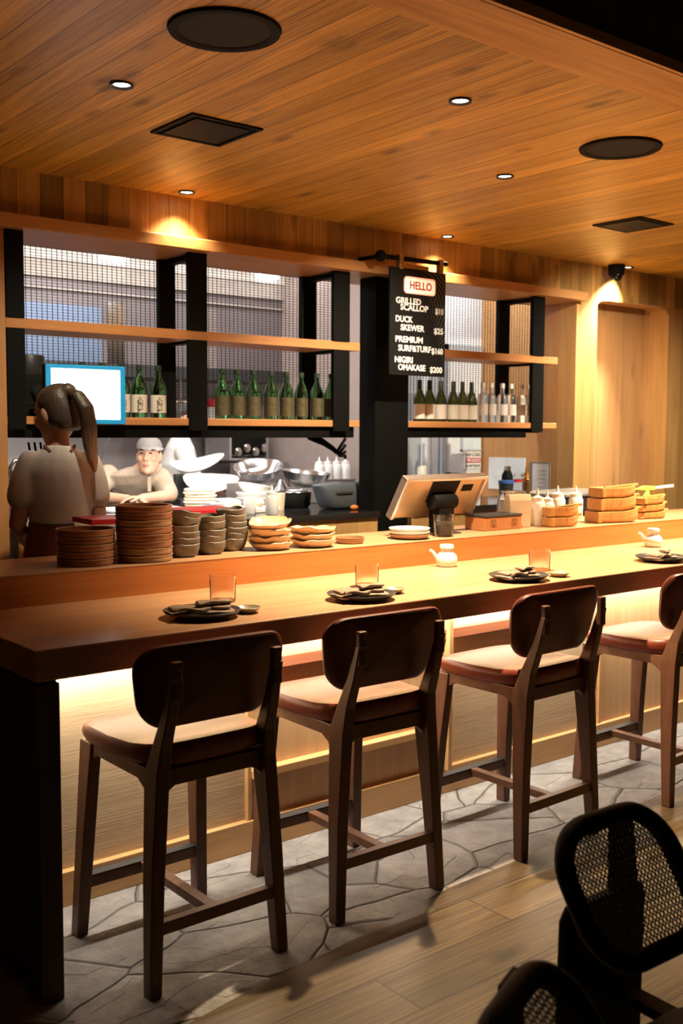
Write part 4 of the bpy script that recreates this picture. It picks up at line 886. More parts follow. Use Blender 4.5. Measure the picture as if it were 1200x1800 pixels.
for i in range(3):
    if pb is None: pb = B().lathe([(0.001, 0), (0.05, 0), (0.095, 0.035), (0.115, 0.062), (0.112, 0.064), (0.09, 0.038), (0.001, 0.008)], n=36, cap0=False, cap1=False).build('stacked_bowl', 'white', smooth=True); o = pb
    else: o = pb.copy(); COL.objects.link(o)
    o.location = (3.70, 5.42, ZK+i*0.032); o.rotation_euler = (0, 0.03 if i < 2 else 0.20, 0)
    if i == 2: o.location.z += 0.016
    tag(o, ('white bowl, bottom of the stack left of the black pot', 'white bowl, middle of the stack left of the black pot', 'tilted white bowl with a red tint, top of the stack left of the black pot')[i], 'bowl', 'white bowls in the kitchen')
o = B().lathe([(0.001, 0), (0.080, 0.028), (0.084, 0.030), (0.001, 0.012)], n=36).build('red_liner', 'red', smooth=True); o.location = (3.700, 5.42, ZK+0.118); o.rotation_euler = (0, 0.20, 0); tag(o, 'red paper liner in the tilted white kitchen bowl', 'liner')
t = thing('strainer', 'steel cone strainer upside down between the mixing bowls', 'strainer', (3.99, 5.53, ZK))
B().lathe([(0.001, 0.06), (0.085, 0.06), (0.080, 0.07), (0.018, 0.165), (0.001, 0.168)], n=32).build('cone', 'chrome', t, smooth=True)
B().lathe([(0.001, 0), (0.088, 0), (0.090, 0.06), (0.001, 0.06)], n=32).build('tub', 'label_olive', t, smooth=True)
t = thing('black_pot', 'black cooking pot with a steel rim beside the slate grey bag', 'pot', (3.93, 5.31, ZK))
B().lathe([(0.001, 0), (0.09, 0), (0.105, 0.02), (0.11, 0.10), (0.106, 0.10), (0.10, 0.02), (0.001, 0.01)], n=36, cap0=False, cap1=False).build('body', 'black_soft', t, smooth=True)
B().tube([(0.109*math.cos(a), 0.109*math.sin(a), 0.10) for a in [2*PI*i/32 for i in range(32)]], 0.004, 8, closed=True).build('rim', 'chrome', t, smooth=True)
t = thing('wooden_tub', 'small pale wooden tub between the white bowls and black pot', 'tub', (3.73, 5.20, ZK))
B().lathe([(0.001, 0), (0.036, 0), (0.044, 0.10), (0.040, 0.10), (0.034, 0.01), (0.001, 0.01)], n=24, cap0=False, cap1=False).build('body', 'kraft', t, smooth=True)
# slate bag slumped on the counter
bb = B(); R = []
for k, z, w, dd in ((0.9, 0, 0.28, 0.13), (1, 0.01, 0.31, 0.15), (1, 0.06, 0.36, 0.17), (1, 0.12, 0.41, 0.16), (1, 0.155, 0.44, 0.12), (1, 0.165, 0.43, 0.06)):
    R.append([(x+0.012*noise.noise((x*9, y*9, z*20))+0.05*z, y+0.015*noise.noise((x*12, z*18, 1)), z+0.014*noise.noise((x*7, y*7, 5))*(z > 0.1)) for x, y in rrect(w, dd, min(w, dd)*0.42, 5)])
t = thing('tool_bag', 'slate grey fabric bag slumped on the black counter by the column', 'bag', (4.13, 5.07, ZK), math.radians(-5))
B().rings(R).build('bag_body', 'greybag', t, smooth=True, sub=1)
B().box(-0.10, 0.02, -0.092, -0.080, 0.095, 0.112).build('name_patch', 'dark_metal', t, bevel=0.003)
o = B().ball((4.11, 4.93, ZK+0.015), 0.015, sx=2.0).build('orange_carrot', 'orange', smooth=True); tag(o, 'orange vegetable lying under the left of the slate bag', 'vegetable')
o = B().ball((4.20, 4.935, ZK+0.020), 0.020).build('orange_fruit', 'orange', smooth=True); tag(o, 'small orange fruit at the right under the slate bag', 'fruit')
for (x, y, lab) in ((4.564, 5.865, 'white squeeze bottle on the kitchen rail, leftmost of the four'), (4.640, 5.865, 'white squeeze bottle on the kitchen rail, second of the four'), (4.716, 5.860, 'white squeeze bottle on the kitchen rail, third of the four'), (4.790, 5.850, 'white squeeze bottle on the kitchen rail, nearest the column')):
    o = dup(sqz, (x, y, 1.1602), 0, lab, 'white squeeze bottles'); o.scale = (1, 1, 0.88)
o = B().box(4.38, 4.84, 5.79, 5.93, 1.145, 1.16).box(4.80, 4.84, 5.80, 5.92, ZK, 1.145).box(4.38, 4.42, 5.80, 5.92, ZK, 1.145).build('bottle_rail', 'steel'); tag(o, 'steel rail shelf holding the four squeeze bottles', 'rail')
for i in range(7):
    o = B().lathe([(0.001, 0), (0.085, 0.0), (0.098, 0.007), (0.098, 0.013), (0.090, 0.018), (0.001, 0.016)], n=30).build('cream_plate', 'dough', smooth=True)
    o.location = (3.36+0.006*math.sin(i*2.1), 5.50, ZK+0.0005+i*0.0185); tag(o, f'thick cream plate, {level(i, 7)} of the pile by the cooks', 'plate', 'thick cream plates piled by the cooks')
def platter(label, loc, rot, L_, W_):
    def ring(k, z): return [(math.copysign(abs(math.cos(a))**1.0, math.cos(a))*L_/2*k*(1+0.15*math.cos(a)), math.sin(a)*W_/2*k, z+0.05*(math.cos(a)*k)**2) for a in [2*PI*j/36 for j in range(36)]]
    o = B().rings([ring(0.02, 0), ring(0.6, 0), ring(0.9, 0.018), ring(1.0, 0.032), ring(0.97, 0.036), ring(0.6, 0.009), ring(0.02, 0.008)], False, False).build('serving_platter', 'white', smooth=True)
    o.location = loc; o.rotation_euler = rot; tag(o, label, 'platter', 'large white leaf shaped platters')
platter('large white leaf shaped platter, the upper one in front of the back wall', (3.80, 6.30, 1.235), (0.55, -0.16, -0.42), 0.38, 0.15)
platter('large white leaf shaped platter, the lower one behind the thick cream plates', (3.80, 6.14, 1.12), (0.75, 0.02, -0.45), 0.38, 0.18)
t = thing('platter_stand', 'dark plate stand holding the white platters behind the counter', 'stand', (3.82, 6.24, 0))
B().box(-0.22, 0.22, -0.10, 0.14, 0.0, 1.04).build('stand_body', 'dark_metal', t, bevel=0.004)
B().box(-0.15, 0.15, 0.08, 0.12, 1.04, 1.20).build('back_rest', 'dark_metal', t, bevel=0.004)
o = B().box(1.2, 8.0, 3.62, 3.90, 0.88, 0.92).box(1.2, 1.24, 3.62, 3.88, 0, 0.88).box(7.96, 8.0, 3.62, 3.88, 0, 0.88).box(1.24, 7.96, 3.62, 3.64, 0, 0.88).build('work_shelf', 'steel'); tag(o, 'low steel work shelf behind the serving ledge', 'work shelf')
for (x, y, l_, h, lab) in ((1.92, 3.72, 0.34, 0.245, 'clear tub with a red rim behind the two stacks of brown bowls'), (2.27, 3.72, 0.26, 0.262, 'clear tub with a red rim behind the grey square bowls')):
    t = thing('red_rimmed_tub', lab, 'tub', (x, y, 0.9202), math.radians(-3))
    B().sect([(0, 0, 0, l_*0.9, 0.15), (0, 0, h-0.022, l_*0.97, 0.18)]).build('tub_body', 'frost', t, bevel=0.006)
    B().box(-l_/2, l_/2, -0.095, 0.095, h-0.022, h).build('red_rim', 'red', t, bevel=0.004)
for (x, y, w, dd, h, lab, mt) in ((3.02, 5.60, 0.46, 0.30, 0.02, 'white cutting board in front of the man in the cap', 'white'), (3.50, 5.18, 0.30, 0.22, 0.03, 'white tray behind the right grey stack of bowls', 'white'), (3.62, 5.62, 0.16, 0.14, 0.05, 'white tub right of the thick cream plates', 'whiteplastic'), (3.28, 5.22, 0.10, 0.10, 0.06, 'small steel tub before the thick cream plates', 'steel')):
    o = B().box(x-w/2, x+w/2, y-dd/2, y+dd/2, ZK+0.0002, ZK+h).build('kitchen_tray' if h < 0.04 else 'kitchen_tub', mt, bevel=0.006); tag(o, lab, 'board' if h < 0.025 else ('tray' if h < 0.04 else 'tub'))
t = thing('papers', 'sheets of paper with a green corner on the counter before the man', 'papers', (2.86, 5.20, ZK))
B().box(-0.20, 0.20, -0.14, 0.14, 0.0, 0.012).build('sheet_pile', 'paper', t)
B().box(-0.14, -0.02, -0.11, 0.02, 0.012, 0.02).build('green_herbs', plain('green_herbs', (0.20, 0.42, 0.12), 0.7, 0, 0.4, 60), t, bevel=0.004)
bun = None
for i in range(4):
    b_ = B().ball((0, 0, 0.024), 0.03, sz=0.8); 
    if bun is None: bun = b_.build('bread_bun', 'dough', smooth=True); o = bun
    else: o = bun.copy(); COL.objects.link(o)
    o.location = (3.40+0.062*i, 5.16-0.03*i, ZK+0.0302); tag(o, f'small golden bun, {nth(i, 4)} of four on the white tray', 'bun', 'small buns on the white tray')
# cooking line against the back wall: salamander grill, hanging pans, shelf of boxes
t = thing('salamander_grill', 'dark open grill with steel frame hung on the back wall', 'grill', (5.0, 7.28, 1.28))
B().box(-0.02, 0.36, -0.16, 0.22, -0.02, 0.0).box(-0.02, 0.36, 0.18, 0.22, 0.0, 0.24).box(-0.02, 0.0, -0.16, 0.18, 0.0, 0.24).box(0.34, 0.36, -0.16, 0.18, 0.0, 0.24).xf(Matrix.Translation((-0.35, 0, 0))).build('frame', 'steel', t, bevel=0.004)
B().box(-0.35, -0.01, -0.15, 0.18, 0.03, 0.20).build('burner_box', 'black_soft', t, bevel=0.01)
for k in range(4): B().lathe([(0.001, 0), (0.03, 0), (0.035, 0.02), (0.001, 0.03)], (-0.30+0.085*k, -0.16, 0.05+0.03*(k % 2)), 14, 'Y').build('burner_knob', 'chrome', t, smooth=True)
t = thing('oven_panel', 'steel oven control panel with a green indicator light', 'oven', (4.95, 7.06, 0))
B().box(-0.30, 0.22, 0.0, 0.09, 1.04, 1.24).build('panel', 'steel_wall', t, bevel=0.004)
B().lathe([(0.001, 0), (0.012, 0), (0.010, 0.006), (0.001, 0.008)], (-0.06, -0.002, 1.19), 12, 'Y').build('indicator', 'greenled', t)
B().box(-0.30, 0.22, 0.0, 0.09, 0.0, 1.04).build('oven_body', 'dark_metal', t, bevel=0.004)
boxes = [(3.55, 0.22, 0.16, 'kraft', 'brown cardboard box on the wall rack, seen left of the first posts'), (4.35, 0.30, 0.22, 'kraft', 'wide brown cardboard box on the wall rack behind the green bottles'), (4.72, 0.24, 0.24, 'red', 'red topped box on the wall rack behind the green bottles'), (3.05, 0.20, 0.20, 'whiteplastic', 'white tub on the wall rack behind the glowing screen'), (3.28, 0.16, 0.13, 'orange_case', 'orange brown tub on the wall rack behind the calligraphy labels')]
for x, w, h, mt, lab in boxes:
    t = thing('storage_box', lab, 'box', (x, 7.42, 1.5202))
    B().box(-w/2, w/2, -0.12, 0.12, 0, h*0.72).build('box_body', 'paper' if mt == 'red' else mt, t, bevel=0.004)
    B().box(-w/2-0.004, w/2+0.004, -0.124, 0.124, h*0.72, h).build('box_lid', mt, t, bevel=0.004)
for k, x in enumerate((3.86, 3.98, 4.10, 4.2)):
    o = B().tube([(x, 7.15, 1.90), (x, 7.15, 1.70-0.03*(k % 2)), (x+0.005, 7.15, 1.60)], [0.006, 0.008, 0.022], 10).build('steel_ladle', 'chrome', smooth=True); tag(o, f'steel ladle hanging under the hood, {nth(k, 4)} of four', 'ladle', 'steel ladles hanging under the hood')
t = thing('cable_bundle', 'tangle of black cables hanging under the long shelf by the column', 'cables', (3.98, 5.0, 1.40))
for k in range(4): B().tube([(-0.16+0.03*k, 0.02, 0.06), (-0.10+0.04*k, 0, 0.035-0.012*k), (-0.02+0.03*k, 0, 0.01-0.02*k), (0.06+0.02*k, 0.01, -0.02-0.01*k), (0.13, 0.02, 0.055-0.04*k)], 0.010, 8).build('cable', 'black_soft', t, smooth=True)

# ================================================================ CEILING FITTINGS
def downlight():
    t = thing('downlight', 'x', 'ceiling light')
    B().lathe([(0.030, -0.001), (0.041, -0.005), (0.042, -0.001), (0.030, 0.012)], n=32, cap0=False, cap1=False).build('trim_ring', 'dark_metal', t, smooth=True)
    B().lathe([(0.001, 0.003), (0.031, 0.003), (0.031, 0.010), (0.001, 0.010)], n=28).build('lens', 'lens', t, smooth=True)
    return t
dl = downlight(); DLAB = ['small round ceiling downlight nearest the left, below the big round speaker', 'small round ceiling downlight nearest the camera, in the upper middle', 'small round ceiling downlight between the middle one and the right speaker', 'small round ceiling downlight lighting the plank wall above the first posts', 'small round ceiling downlight above the menu board pole', 'small round ceiling downlight beside the security camera', 'ceiling downlight out of frame beyond the right speaker', 'ceiling downlight out of frame at the far right']
for i, (x, y, p, a, tgt) in enumerate(SPOTS):
    if i > 5: continue
    loc = (x, y, ZE-0.004)
    if i == 0: dl.location = loc; dl['label'] = DLAB[0]; dl['group'] = 'ceiling downlights'
    else: dup(dl, loc, 0, DLAB[i], 'ceiling downlights')
def speaker(label, x, y):
    t = thing('ceiling_speaker', label, 'speaker', (x, y, ZE), 0, 'round black ceiling speakers')
    B().lathe([(0.138, -0.008), (0.150, -0.012), (0.168, -0.010), (0.172, -0.001), (0.138, -0.001)], n=56, cap0=False, cap1=False).build('rim', 'black_soft', t, smooth=True)
    B().lathe([(0.001, -0.007), (0.138, -0.006), (0.138, -0.002), (0.001, -0.002)], n=48).build('grille', plain('speaker_mesh', (0.008, 0.008, 0.007), 0.8, 0, 0.5, 500, 0.4, 900), t, smooth=True)
speaker('large round black ceiling speaker at the top left', 1.773, 2.746)
speaker('round black ceiling speaker at the right', 3.772, 2.782)
def vent(label, x, y):
    t = thing('ceiling_vent', label, 'vent', (x, y, ZE), 0, 'square black ceiling vents'); s = 0.163
    fr = B()
    for a, c, d, e in ((-s, s, -s, -s+0.018), (-s, s, s-0.018, s), (-s, -s+0.018, -s+0.018, s-0.018), (s-0.018, s, -s+0.018, s-0.018)): fr.box(a, c, d, e, -0.008, -0.001)
    fr.build('frame', 'black_soft', t)
    pl = 0.128
    B().box(-pl, pl, -pl, pl, -0.010, -0.004).build('face_plate', plain('vent_plate', (0.014, 0.013, 0.009), 0.6, Specular_IOR_Level=0.15), t, bevel=0.002)
    B().box(-s+0.005, s-0.005, -s+0.005, s-0.005, -0.003, -0.001).build('backing', 'black', t)
vent('square black ceiling vent in the left half of the ceiling', 2.292, 3.686)
vent('square black ceiling vent at the far right of the ceiling', 5.197, 3.733)
t = thing('security_camera', 'black dome security camera at the wall corner above the right pier', 'camera', (6.36, 4.70, ZE))
B().lathe([(0.001, -0.075), (0.052, -0.075), (0.058, -0.065), (0.060, -0.001), (0.001, -0.001)], n=32).build('housing', 'black_soft', t, smooth=True)
B().ball((0, 0, -0.075), 0.045).build('dome', plain('dome_lens', (0.01, 0.01, 0.01), 0.08), t, smooth=True)

# ================================================================ MENU BOARD
t = thing('menu_board', 'black hanging menu board with white prices and a glowing HELLO badge', 'menu board', (4.315, 4.60, 1.832))
B().box(-0.224, 0.224, -0.006, 0.006, 0, 0.620).build('panel', 'board', t)
SR = (PI/2, 0, 0)
for z_, x_, s, wd in ((0.416, -0.179, 'GRILLED', 0.200), (0.379, -0.143, 'SCALLOP', 0.224), (0.309, -0.180, 'DUCK', 0.136), (0.261, -0.140, 'SKEWER', 0.190), (0.192, -0.180, 'PREMIUM', 0.218), (0.141, -0.158, 'SURF&TURF', 0.265), (0.073, -0.184, 'NIGIRI', 0.142), (0.029, -0.158, 'OMAKASE', 0.220)):
    text(s, 0.049, 'chalk', t, (x_, -0.0068, z_), SR, width=wd, bold=0.0013)
for z_, x_, s, wd in ((0.379, 0.139, '$10', 0.067), (0.261, 0.130, '$25', 0.076), (0.141, 0.112, '$160', 0.094), (0.029, 0.100, '$200', 0.102)):
    text(s, 0.048, 'chalk', t, (x_, -0.0068, z_-0.006), SR, 'price', width=wd, bold=0.0013)
bd = B().prism(rrect(0.250, 0.098, 0.022, 6, 0.006, 0.525), -0.016, -0.0062, 'Y').build('badge', 'badge_edge', t, bevel=0.002)
B().prism(rrect(0.228, 0.078, 0.016, 6, 0.006, 0.525), -0.0175, -0.016, 'Y').build('badge_face', 'badge', bd)
text('HELLO', 0.064, 'red_ink', bd, (-0.080, -0.0182, 0.503), SR, width=0.178, bold=0.0018)
t = thing('sign_pole', 'black pole with brass clasps carrying the hanging menu board', 'pole', (4.30, 4.60, 2.50))
B().tube([(-0.26, 0.0, 0.004), (0.25, 0.0, 0.010)], 0.014, 14).build('rod', 'black', t, smooth=True)
B().tube([(-0.27, 0.20, 0.010), (-0.27, 0.0, 0.004)], 0.012, 12).build('wall_arm', 'black', t, smooth=True)
B().ball((-0.28, 0.0, 0.004), 0.034).build('end_ball', 'black', t, smooth=True)
for x in (-0.13, 0.195): B().box(x-0.016, x+0.016, -0.018, 0.018, -0.058, 0.028).build('clasp', 'brass', t, bevel=0.003)
B().box(-0.115, 0.10, -0.004, 0.004, -0.048, -0.020).build('hanging_bar', 'brass', t, bevel=0.002)

# ================================================================ PEOPLE
def el(c, rx, ry, n=18): return [(c[0]+rx*math.cos(2*PI*j/n), c[1]+ry*math.sin(2*PI*j/n), c[2]) for j in range(n)]
def limb(bb, pts, rad):
    """tapered tube with rounded joints, resampled"""
    P = []; Rr = []
    for i in range(len(pts)-1):
        a, c = Vector(pts[i]), Vector(pts[i+1])
        for k in range(5):
            P.append(a.lerp(c, k/5)); Rr.append(rad[i]+(rad[i+1]-rad[i])*k/5)
    P.append(Vector(pts[-1])); Rr.append(rad[-1])
    bb.tube(P, Rr, 14)
    for p, r in zip(pts, rad): bb.ball(p, r*0.99, 14, 8)
def hand(bb, wrist, d, palm_n, side, curl=0.5, k=1.0):
    """palm, four bent fingers and a thumb leaving the side of the palm"""
    w = Vector(wrist); d = Vector(d).normalized(); n = Vector(palm_n); n = (n-d*n.dot(d)).normalized(); s = d.cross(n)*side
    c = w+d*0.045*k
    R = []
    for u, wd, th in ((0.0, 0.024, 0.017), (0.03, 0.034, 0.016), (0.065, 0.040, 0.014), (0.092, 0.038, 0.011)):
        q = w+d*u*k; R.append([q+s*(wd*math.cos(2*PI*j/12))*k+n*(th*math.sin(2*PI*j/12))*k for j in range(12)])
    bb.rings(R)
    for i, (o, ln) in enumerate(((0.029, 0.068), (0.010, 0.078), (-0.010, 0.072), (-0.029, 0.056))):
        p = w+d*0.085*k+s*o*k; a = 0.15; pts = [p-d*0.02*k]
        dirv = d
        for j, fr in enumerate((0.42, 0.33, 0.25)):
            a += curl*(0.9 if j else 0.5); dirv = d*math.cos(a)+n*math.sin(a)
            pts.append(pts[-1]+dirv*(ln*fr+(0.02 if j == 0 else 0))*k)
        bb.tube(pts, [0.0095*k, 0.009*k, 0.0082*k, 0.0065*k], 8); bb.ball(pts[-1], 0.0066*k, 8, 6)
    p = w+d*0.025*k+s*0.026*k; td = (d*0.72+s*0.62+n*0.35).normalized()
    pts = [p-s*0.01*k, p+td*0.030*k, p+td*0.052*k+(d*0.6+n*0.5)*0.012*k, p+td*0.068*k+(d+n*0.4)*0.022*k]
    bb.tube(pts, [0.012*k, 0.0105*k, 0.0095*k, 0.007*k], 8); bb.ball(pts[-1], 0.0072*k, 8, 6)
def head_mesh(bb, c, rot, k=1.0, face=True):
    """skull, jaw, nose, lips, ears; face looks along +Y before rot"""
    h = B()
    prof = [(-0.118, 0.030, 0.034, 0.050), (-0.108, 0.043, 0.046, 0.042), (-0.085, 0.056, 0.066, 0.024), (-0.055, 0.066, 0.082, 0.010), (-0.02, 0.072, 0.090, 0.002), (0.02, 0.076, 0.096, -0.004), (0.055, 0.074, 0.096, -0.008), (0.085, 0.062, 0.082, -0.010), (0.106, 0.040, 0.055, -0.010), (0.116, 0.012, 0.018, -0.010)]
    h.rings([el((0, dy, z), rx, ry, 22) for z, rx, ry, dy in prof])
    if face:
        h.tube([(0, 0.088, 0.022), (0, 0.098, 0.0), (0, 0.110, -0.026), (0, 0.100, -0.034)], [0.009, 0.010, 0.014, 0.009], 10)
        for s in (-1, 1):
            h.ball((s*0.012, 0.098, -0.030), 0.010, 8, 6)
            h.ball((s*0.030, 0.080, 0.034), 0.020, 10, 6, sz=0.45)      # brow
            h.ball((s*0.040, 0.070, -0.020), 0.022, 10, 6)              # cheek
        h.ball((0, 0.086, -0.062), 0.022, 10, 6, sz=0.28); h.ball((0, 0.083, -0.073), 0.019, 10, 6, sz=0.32)   # lips
        h.ball((0, 0.076, -0.104), 0.022, 10, 6)
    for s in (-1, 1):
        h.ball((s*0.078, -0.008, -0.008), 0.030, 10, 8, sx=0.35, sy=0.7, sz=1.05)
    h.xf(Matrix.Translation(c) @ rot @ Matrix.Scale(k, 4)); bb.add(h.v, h.f)

def person(label, loc, rz): return thing('person', label, 'person', loc, rz)
ROTZ = lambda d: Matrix.Rotation(math.radians(d), 4, 'Z'); ROTX = lambda d: Matrix.Rotation(math.radians(d), 4, 'X')

# --- woman seen from behind, ponytail, white tee, terracotta apron
t = person('person with a long ponytail seen from behind, in white tee and terracotta apron', (1.845, 4.13, 0), math.radians(-20))
bb = B()
bb.rings([el((0, 0, z), rx, ry) for z, rx, ry in ((0.80, .15, .11), (0.92, .168, .118), (1.02, .140, .100), (1.10, .128, .092), (1.22, .145, .102), (1.33, .160, .098), (1.385, .130, .080), (1.415, .075, .060), (1.44, .052, .054), (1.52, .050, .052))])
bb.xf(Matrix.Diagonal((.82, .95, 1, 1)))
for s in (-1, 1):
    limb(bb, [(s*.085, 0, .86), (s*.095, .01, .48), (s*.10, -.01, .09)], [.082, .055, .038])
    bb.rings([el((s*.10, yy, z), rx, ry) for yy, z, rx, ry in ((.04, 0.0, .042, .11), (.04, .03, .042, .11), (.01, .07, .036, .06))])
limb(bb, [(-.122, 0, 1.365), (-.172, -.015, 1.11), (-.130, .20, 1.02)], [.044, .036, .026])
limb(bb, [(.122, 0, 1.365), (.158, .00, 1.11), (.130, .22, 1.06)], [.044, .036, .026])
hand(bb, (-.130, .20, 1.02), (.25, 1, -.1), (1, 0, -.5), 1); hand(bb, (.130, .22, 1.06), (-.25, 1, -.05), (-1, 0, -.5), -1)
HR = ROTZ(38) @ ROTX(-16)
head_mesh(bb, (-0.005, 0.015, 1.565), HR)
body = bb.build('body', 'skin', t, remesh=0.006)
# tee: loose shell with short sleeves
bb = B()
bb.rings([el((0, dy, z), rx, ry, 24) for dy, z, rx, ry in ((-.005, 1.115, .150, .108), (-.008, 1.128, .165, .128), (-.004, 1.15, .160, .122), (0, 1.23, .164, .122), (0, 1.33, .182, .118), (0, 1.385, .150, .098), (0, 1.420, .092, .078), (0, 1.438, .066, .066))])
bb.xf(Matrix.Diagonal((.80, .95, 1, 1)))
limb(bb, [(-.116, 0, 1.365), (-.142, -.006, 1.29), (-.158, -.010, 1.225)], [.054, .058, .058])
limb(bb, [(.116, 0, 1.365), (.138, 0, 1.29), (.150, 0, 1.225)], [.054, .058, .058])
bb.build('shirt', 'tee', t, remesh=0.009, smoothit=10)
bb = B()
bb.rings([el((0, 0.0, z), rx, ry, 24) for z, rx, ry in ((.52, .185, .145), (.70, .178, .140), (.92, .166, .134), (1.02, .146, .122), (1.135, .126, .108))])
ap = bb.build('apron', 'apron', t, remesh=0.010)
bb = B()
for s in (-1, 1): bb.tube([(s*.04, -.070, 1.37+.04), (s*.060, -.03, 1.40+.035), (s*.05, .05, 1.42)], .007, 8)
bb.build('apron_strap', 'apron', t, smooth=True)
bb = B()
for s in (-1, 1): limb(bb, [(s*.088, 0, .84), (s*.096, .01, .48), (s*.10, -.01, .10)], [.095, .072, .060])
bb.build('trousers', 'pants', t, remesh=0.012)
# hair: cap over the skull plus tied ponytail
bb = B()
hh = B(); hh.rings([el((0, dy, z), rx, ry, 22) for z, rx, ry, dy in ((-0.085, .050, .030, -.066), (-0.05, .074, .062, -.044), (0.0, .081, .082, -.030), (0.045, .083, .094, -.018), (0.085, .072, .088, -.014), (0.112, .046, .060, -.014), (0.124, .014, .02, -.014))])
hh.ball((0, -0.090, 0.070), 0.036, 12, 8); hh.xf(Matrix.Translation((-0.005, 0.015, 1.565)) @ HR); bb.add(hh.v, hh.f)
hp = lambda v: tuple(Matrix.Translation((-0.005, 0.015, 1.565)) @ HR @ Vector(v))
bb.tube([hp((0, -.085, .075)), (0.070, -.105, 1.640), (0.098, -.130, 1.590), (0.108, -.135, 1.52), (0.112, -.130, 1.45), (0.122, -.128, 1.38), (0.132, -.126, 1.325)], [.020, .030, .036, .037, .034, .026, .008], 14, flat=0.8)
bb.build('hair', 'hair', t, remesh=0.007, smoothit=3)
bb = B(); bb.tube([hp((0.022*math.cos(a), -.098, .076+0.022*math.sin(a))) for a in [2*PI*i/16 for i in range(16)]], 0.008, 8, closed=True); bb.build('hair_tie', 'black_soft', t, smooth=True)

# --- man in a cap leaning on the counter
t = person('person in a grey cap and beige shirt leaning forward on the kitchen counter', (3.505, 6.42, 0), math.radians(153))
bb = B()
bb.rings([el((.10*min(1, max(0, (1.30-z)/.07)), dy, z), rx, ry) for dy, z, rx, ry in ((-.05, .84, .16, .11), (-.04, .95, .165, .12), (.06, 1.06, .17, .12), (.17, 1.14, .19, .12), (.25, 1.20, .17, .10), (.285, 1.235, .085, .07), (.31, 1.26, .058, .06), (.345, 1.30, .055, .058))])
for s in (-1, 1):
    limb(bb, [(.1+s*.09, -.05, .88), (.1+s*.11, .0, .48), (.1+s*.12, -.02, .09)], [.09, .062, .042])
    bb.rings([el((.1+s*.12, yy, z), rx, ry) for yy, z, rx, ry in ((.03, 0.0, .045, .12), (.03, .03, .045, .12), (.0, .07, .04, .065))])
limb(bb, [(.27, .21, 1.205), (.36, .36, 1.075), (.14, .50, 1.062)], [.055, .042, .029])
limb(bb, [(-.085, .21, 1.185), (-.13, .38, 1.075), (.05, .54, 1.070)], [.055, .042, .029])
hand(bb, (.14, .50, 1.062), (-1, .35, .0), (0, .2, -1), -1, 0.35); hand(bb, (.05, .54, 1.070), (1, .25, .05), (0, .2, -1), 1, 0.35)
HC = Vector((0.0, .375, 1.335)); HR2 = ROTZ(-14) @ ROTX(4)
head_mesh(bb, HC, HR2, 0.98)
body = bb.build('body', 'skin', t, remesh=0.0055, smoothit=4)
HM = Matrix.Translation(HC) @ HR2 @ Matrix.Scale(0.98, 4)
for s in (-1, 1):
    B().ball((s*0.030, 0.090, 0.012), 0.0095, 10, 6, sx=1.5, sz=0.55).xf(HM).build('eye', 'eye', t, smooth=True)
    B().tube([(s*0.014, 0.099, 0.030), (s*0.032, 0.098, 0.037), (s*0.048, 0.086, 0.032)], [0.003, 0.0042, 0.0025], 8).xf(HM).build('eyebrow', 'hair_dark', t, smooth=True)
B().tube([(-0.022, 0.098, -0.066), (0, 0.105, -0.065), (0.022, 0.098, -0.066)], [0.003, 0.0055, 0.003], 8).xf(HM).build('mouth', 'lip', t, smooth=True)
hh = B(); hh.rings([el((0, dy, z), rx, ry, 22) for z, rx, ry, dy in ((-0.05, .060, .032, -.068), (-0.01, .078, .066, -.046), (0.04, .081, .085, -.030), (0.07, .078, .088, -.022))])
for s in (-1, 1): hh.ball((s*0.070, 0.020, 0.030), 0.022, 8, 6, sx=0.45)
hh.xf(HM).build('hair', 'hair_dark', t, remesh=0.007)
cp = B(); cp.rings([el((0, dy, z), rx, ry, 24) for z, rx, ry, dy in ((0.042, .083, .103, -.008), (0.075, .084, .104, -.010), (0.105, .070, .088, -.012), (0.126, .042, .055, -.012), (0.133, .008, .010, -.012))])
cp.xf(HM); cpo = cp.build('cap', 'capcloth', t, smooth=True)
br = B(); R = []
for u, w, y, z in ((0, .082, .050, .058), (.3, .082, .090, .062), (.6, .074, .128, .056), (.85, .056, .152, .046), (1, .030, .162, .041)):
    R.append([(w*math.cos(a), y+0.012*abs(math.sin(a)), z-0.016*math.cos(a)**2+0.004*math.sin(a)) for a in [2*PI*j/16 for j in range(16)]])
br.rings(R).xf(HM @ ROTZ(22)).build('cap_brim', 'capcloth', cpo, smooth=True)
bb = B()
bb.rings([el((.10*min(1, max(0, (1.30-z)/.07)), dy, z), rx, ry, 24) for dy, z, rx, ry in ((-.05, .88, .185, .135), (-.03, .97, .19, .14), (.06, 1.06, .195, .145), (.17, 1.145, .21, .140), (.245, 1.205, .185, .115), (.28, 1.240, .105, .085), (.300, 1.262, .075, .074))])
limb(bb, [(.262, .20, 1.205), (.305, .275, 1.145), (.345, .34, 1.092)], [.072, .070, .066])
limb(bb, [(-.078, .20, 1.185), (-.102, .28, 1.13), (-.123, .355, 1.088)], [.072, .070, .066])
sh_ = bb.build('shirt', 'beige', t, remesh=0.009, smoothit=6)
bb = B()
for s in (-1, 1):
    bb.rings([[(s*0.012, .372, 1.205), (s*0.012, .380, 1.212), (s*0.014, .366, 1.216)], [(s*.060, .365, 1.222), (s*.060, .373, 1.230), (s*.052, .350, 1.250)], [(s*.085, .315, 1.262), (s*.088, .322, 1.270), (s*.070, .305, 1.292)], [(s*.06, .255, 1.285), (s*.064, .252, 1.293), (s*.05, .262, 1.31)]])
bb.build('collar', 'beige', t, smooth=True)
B().box(-.012, .012, .355, .372, 1.10, 1.20).build('button_placket', 'beige', t, bevel=0.004)
bb = B()
for s in (-1, 1): limb(bb, [(.1+s*.092, -.05, .88), (.1+s*.11, .0, .48), (.1+s*.12, -.02, .10)], [.105, .08, .065])
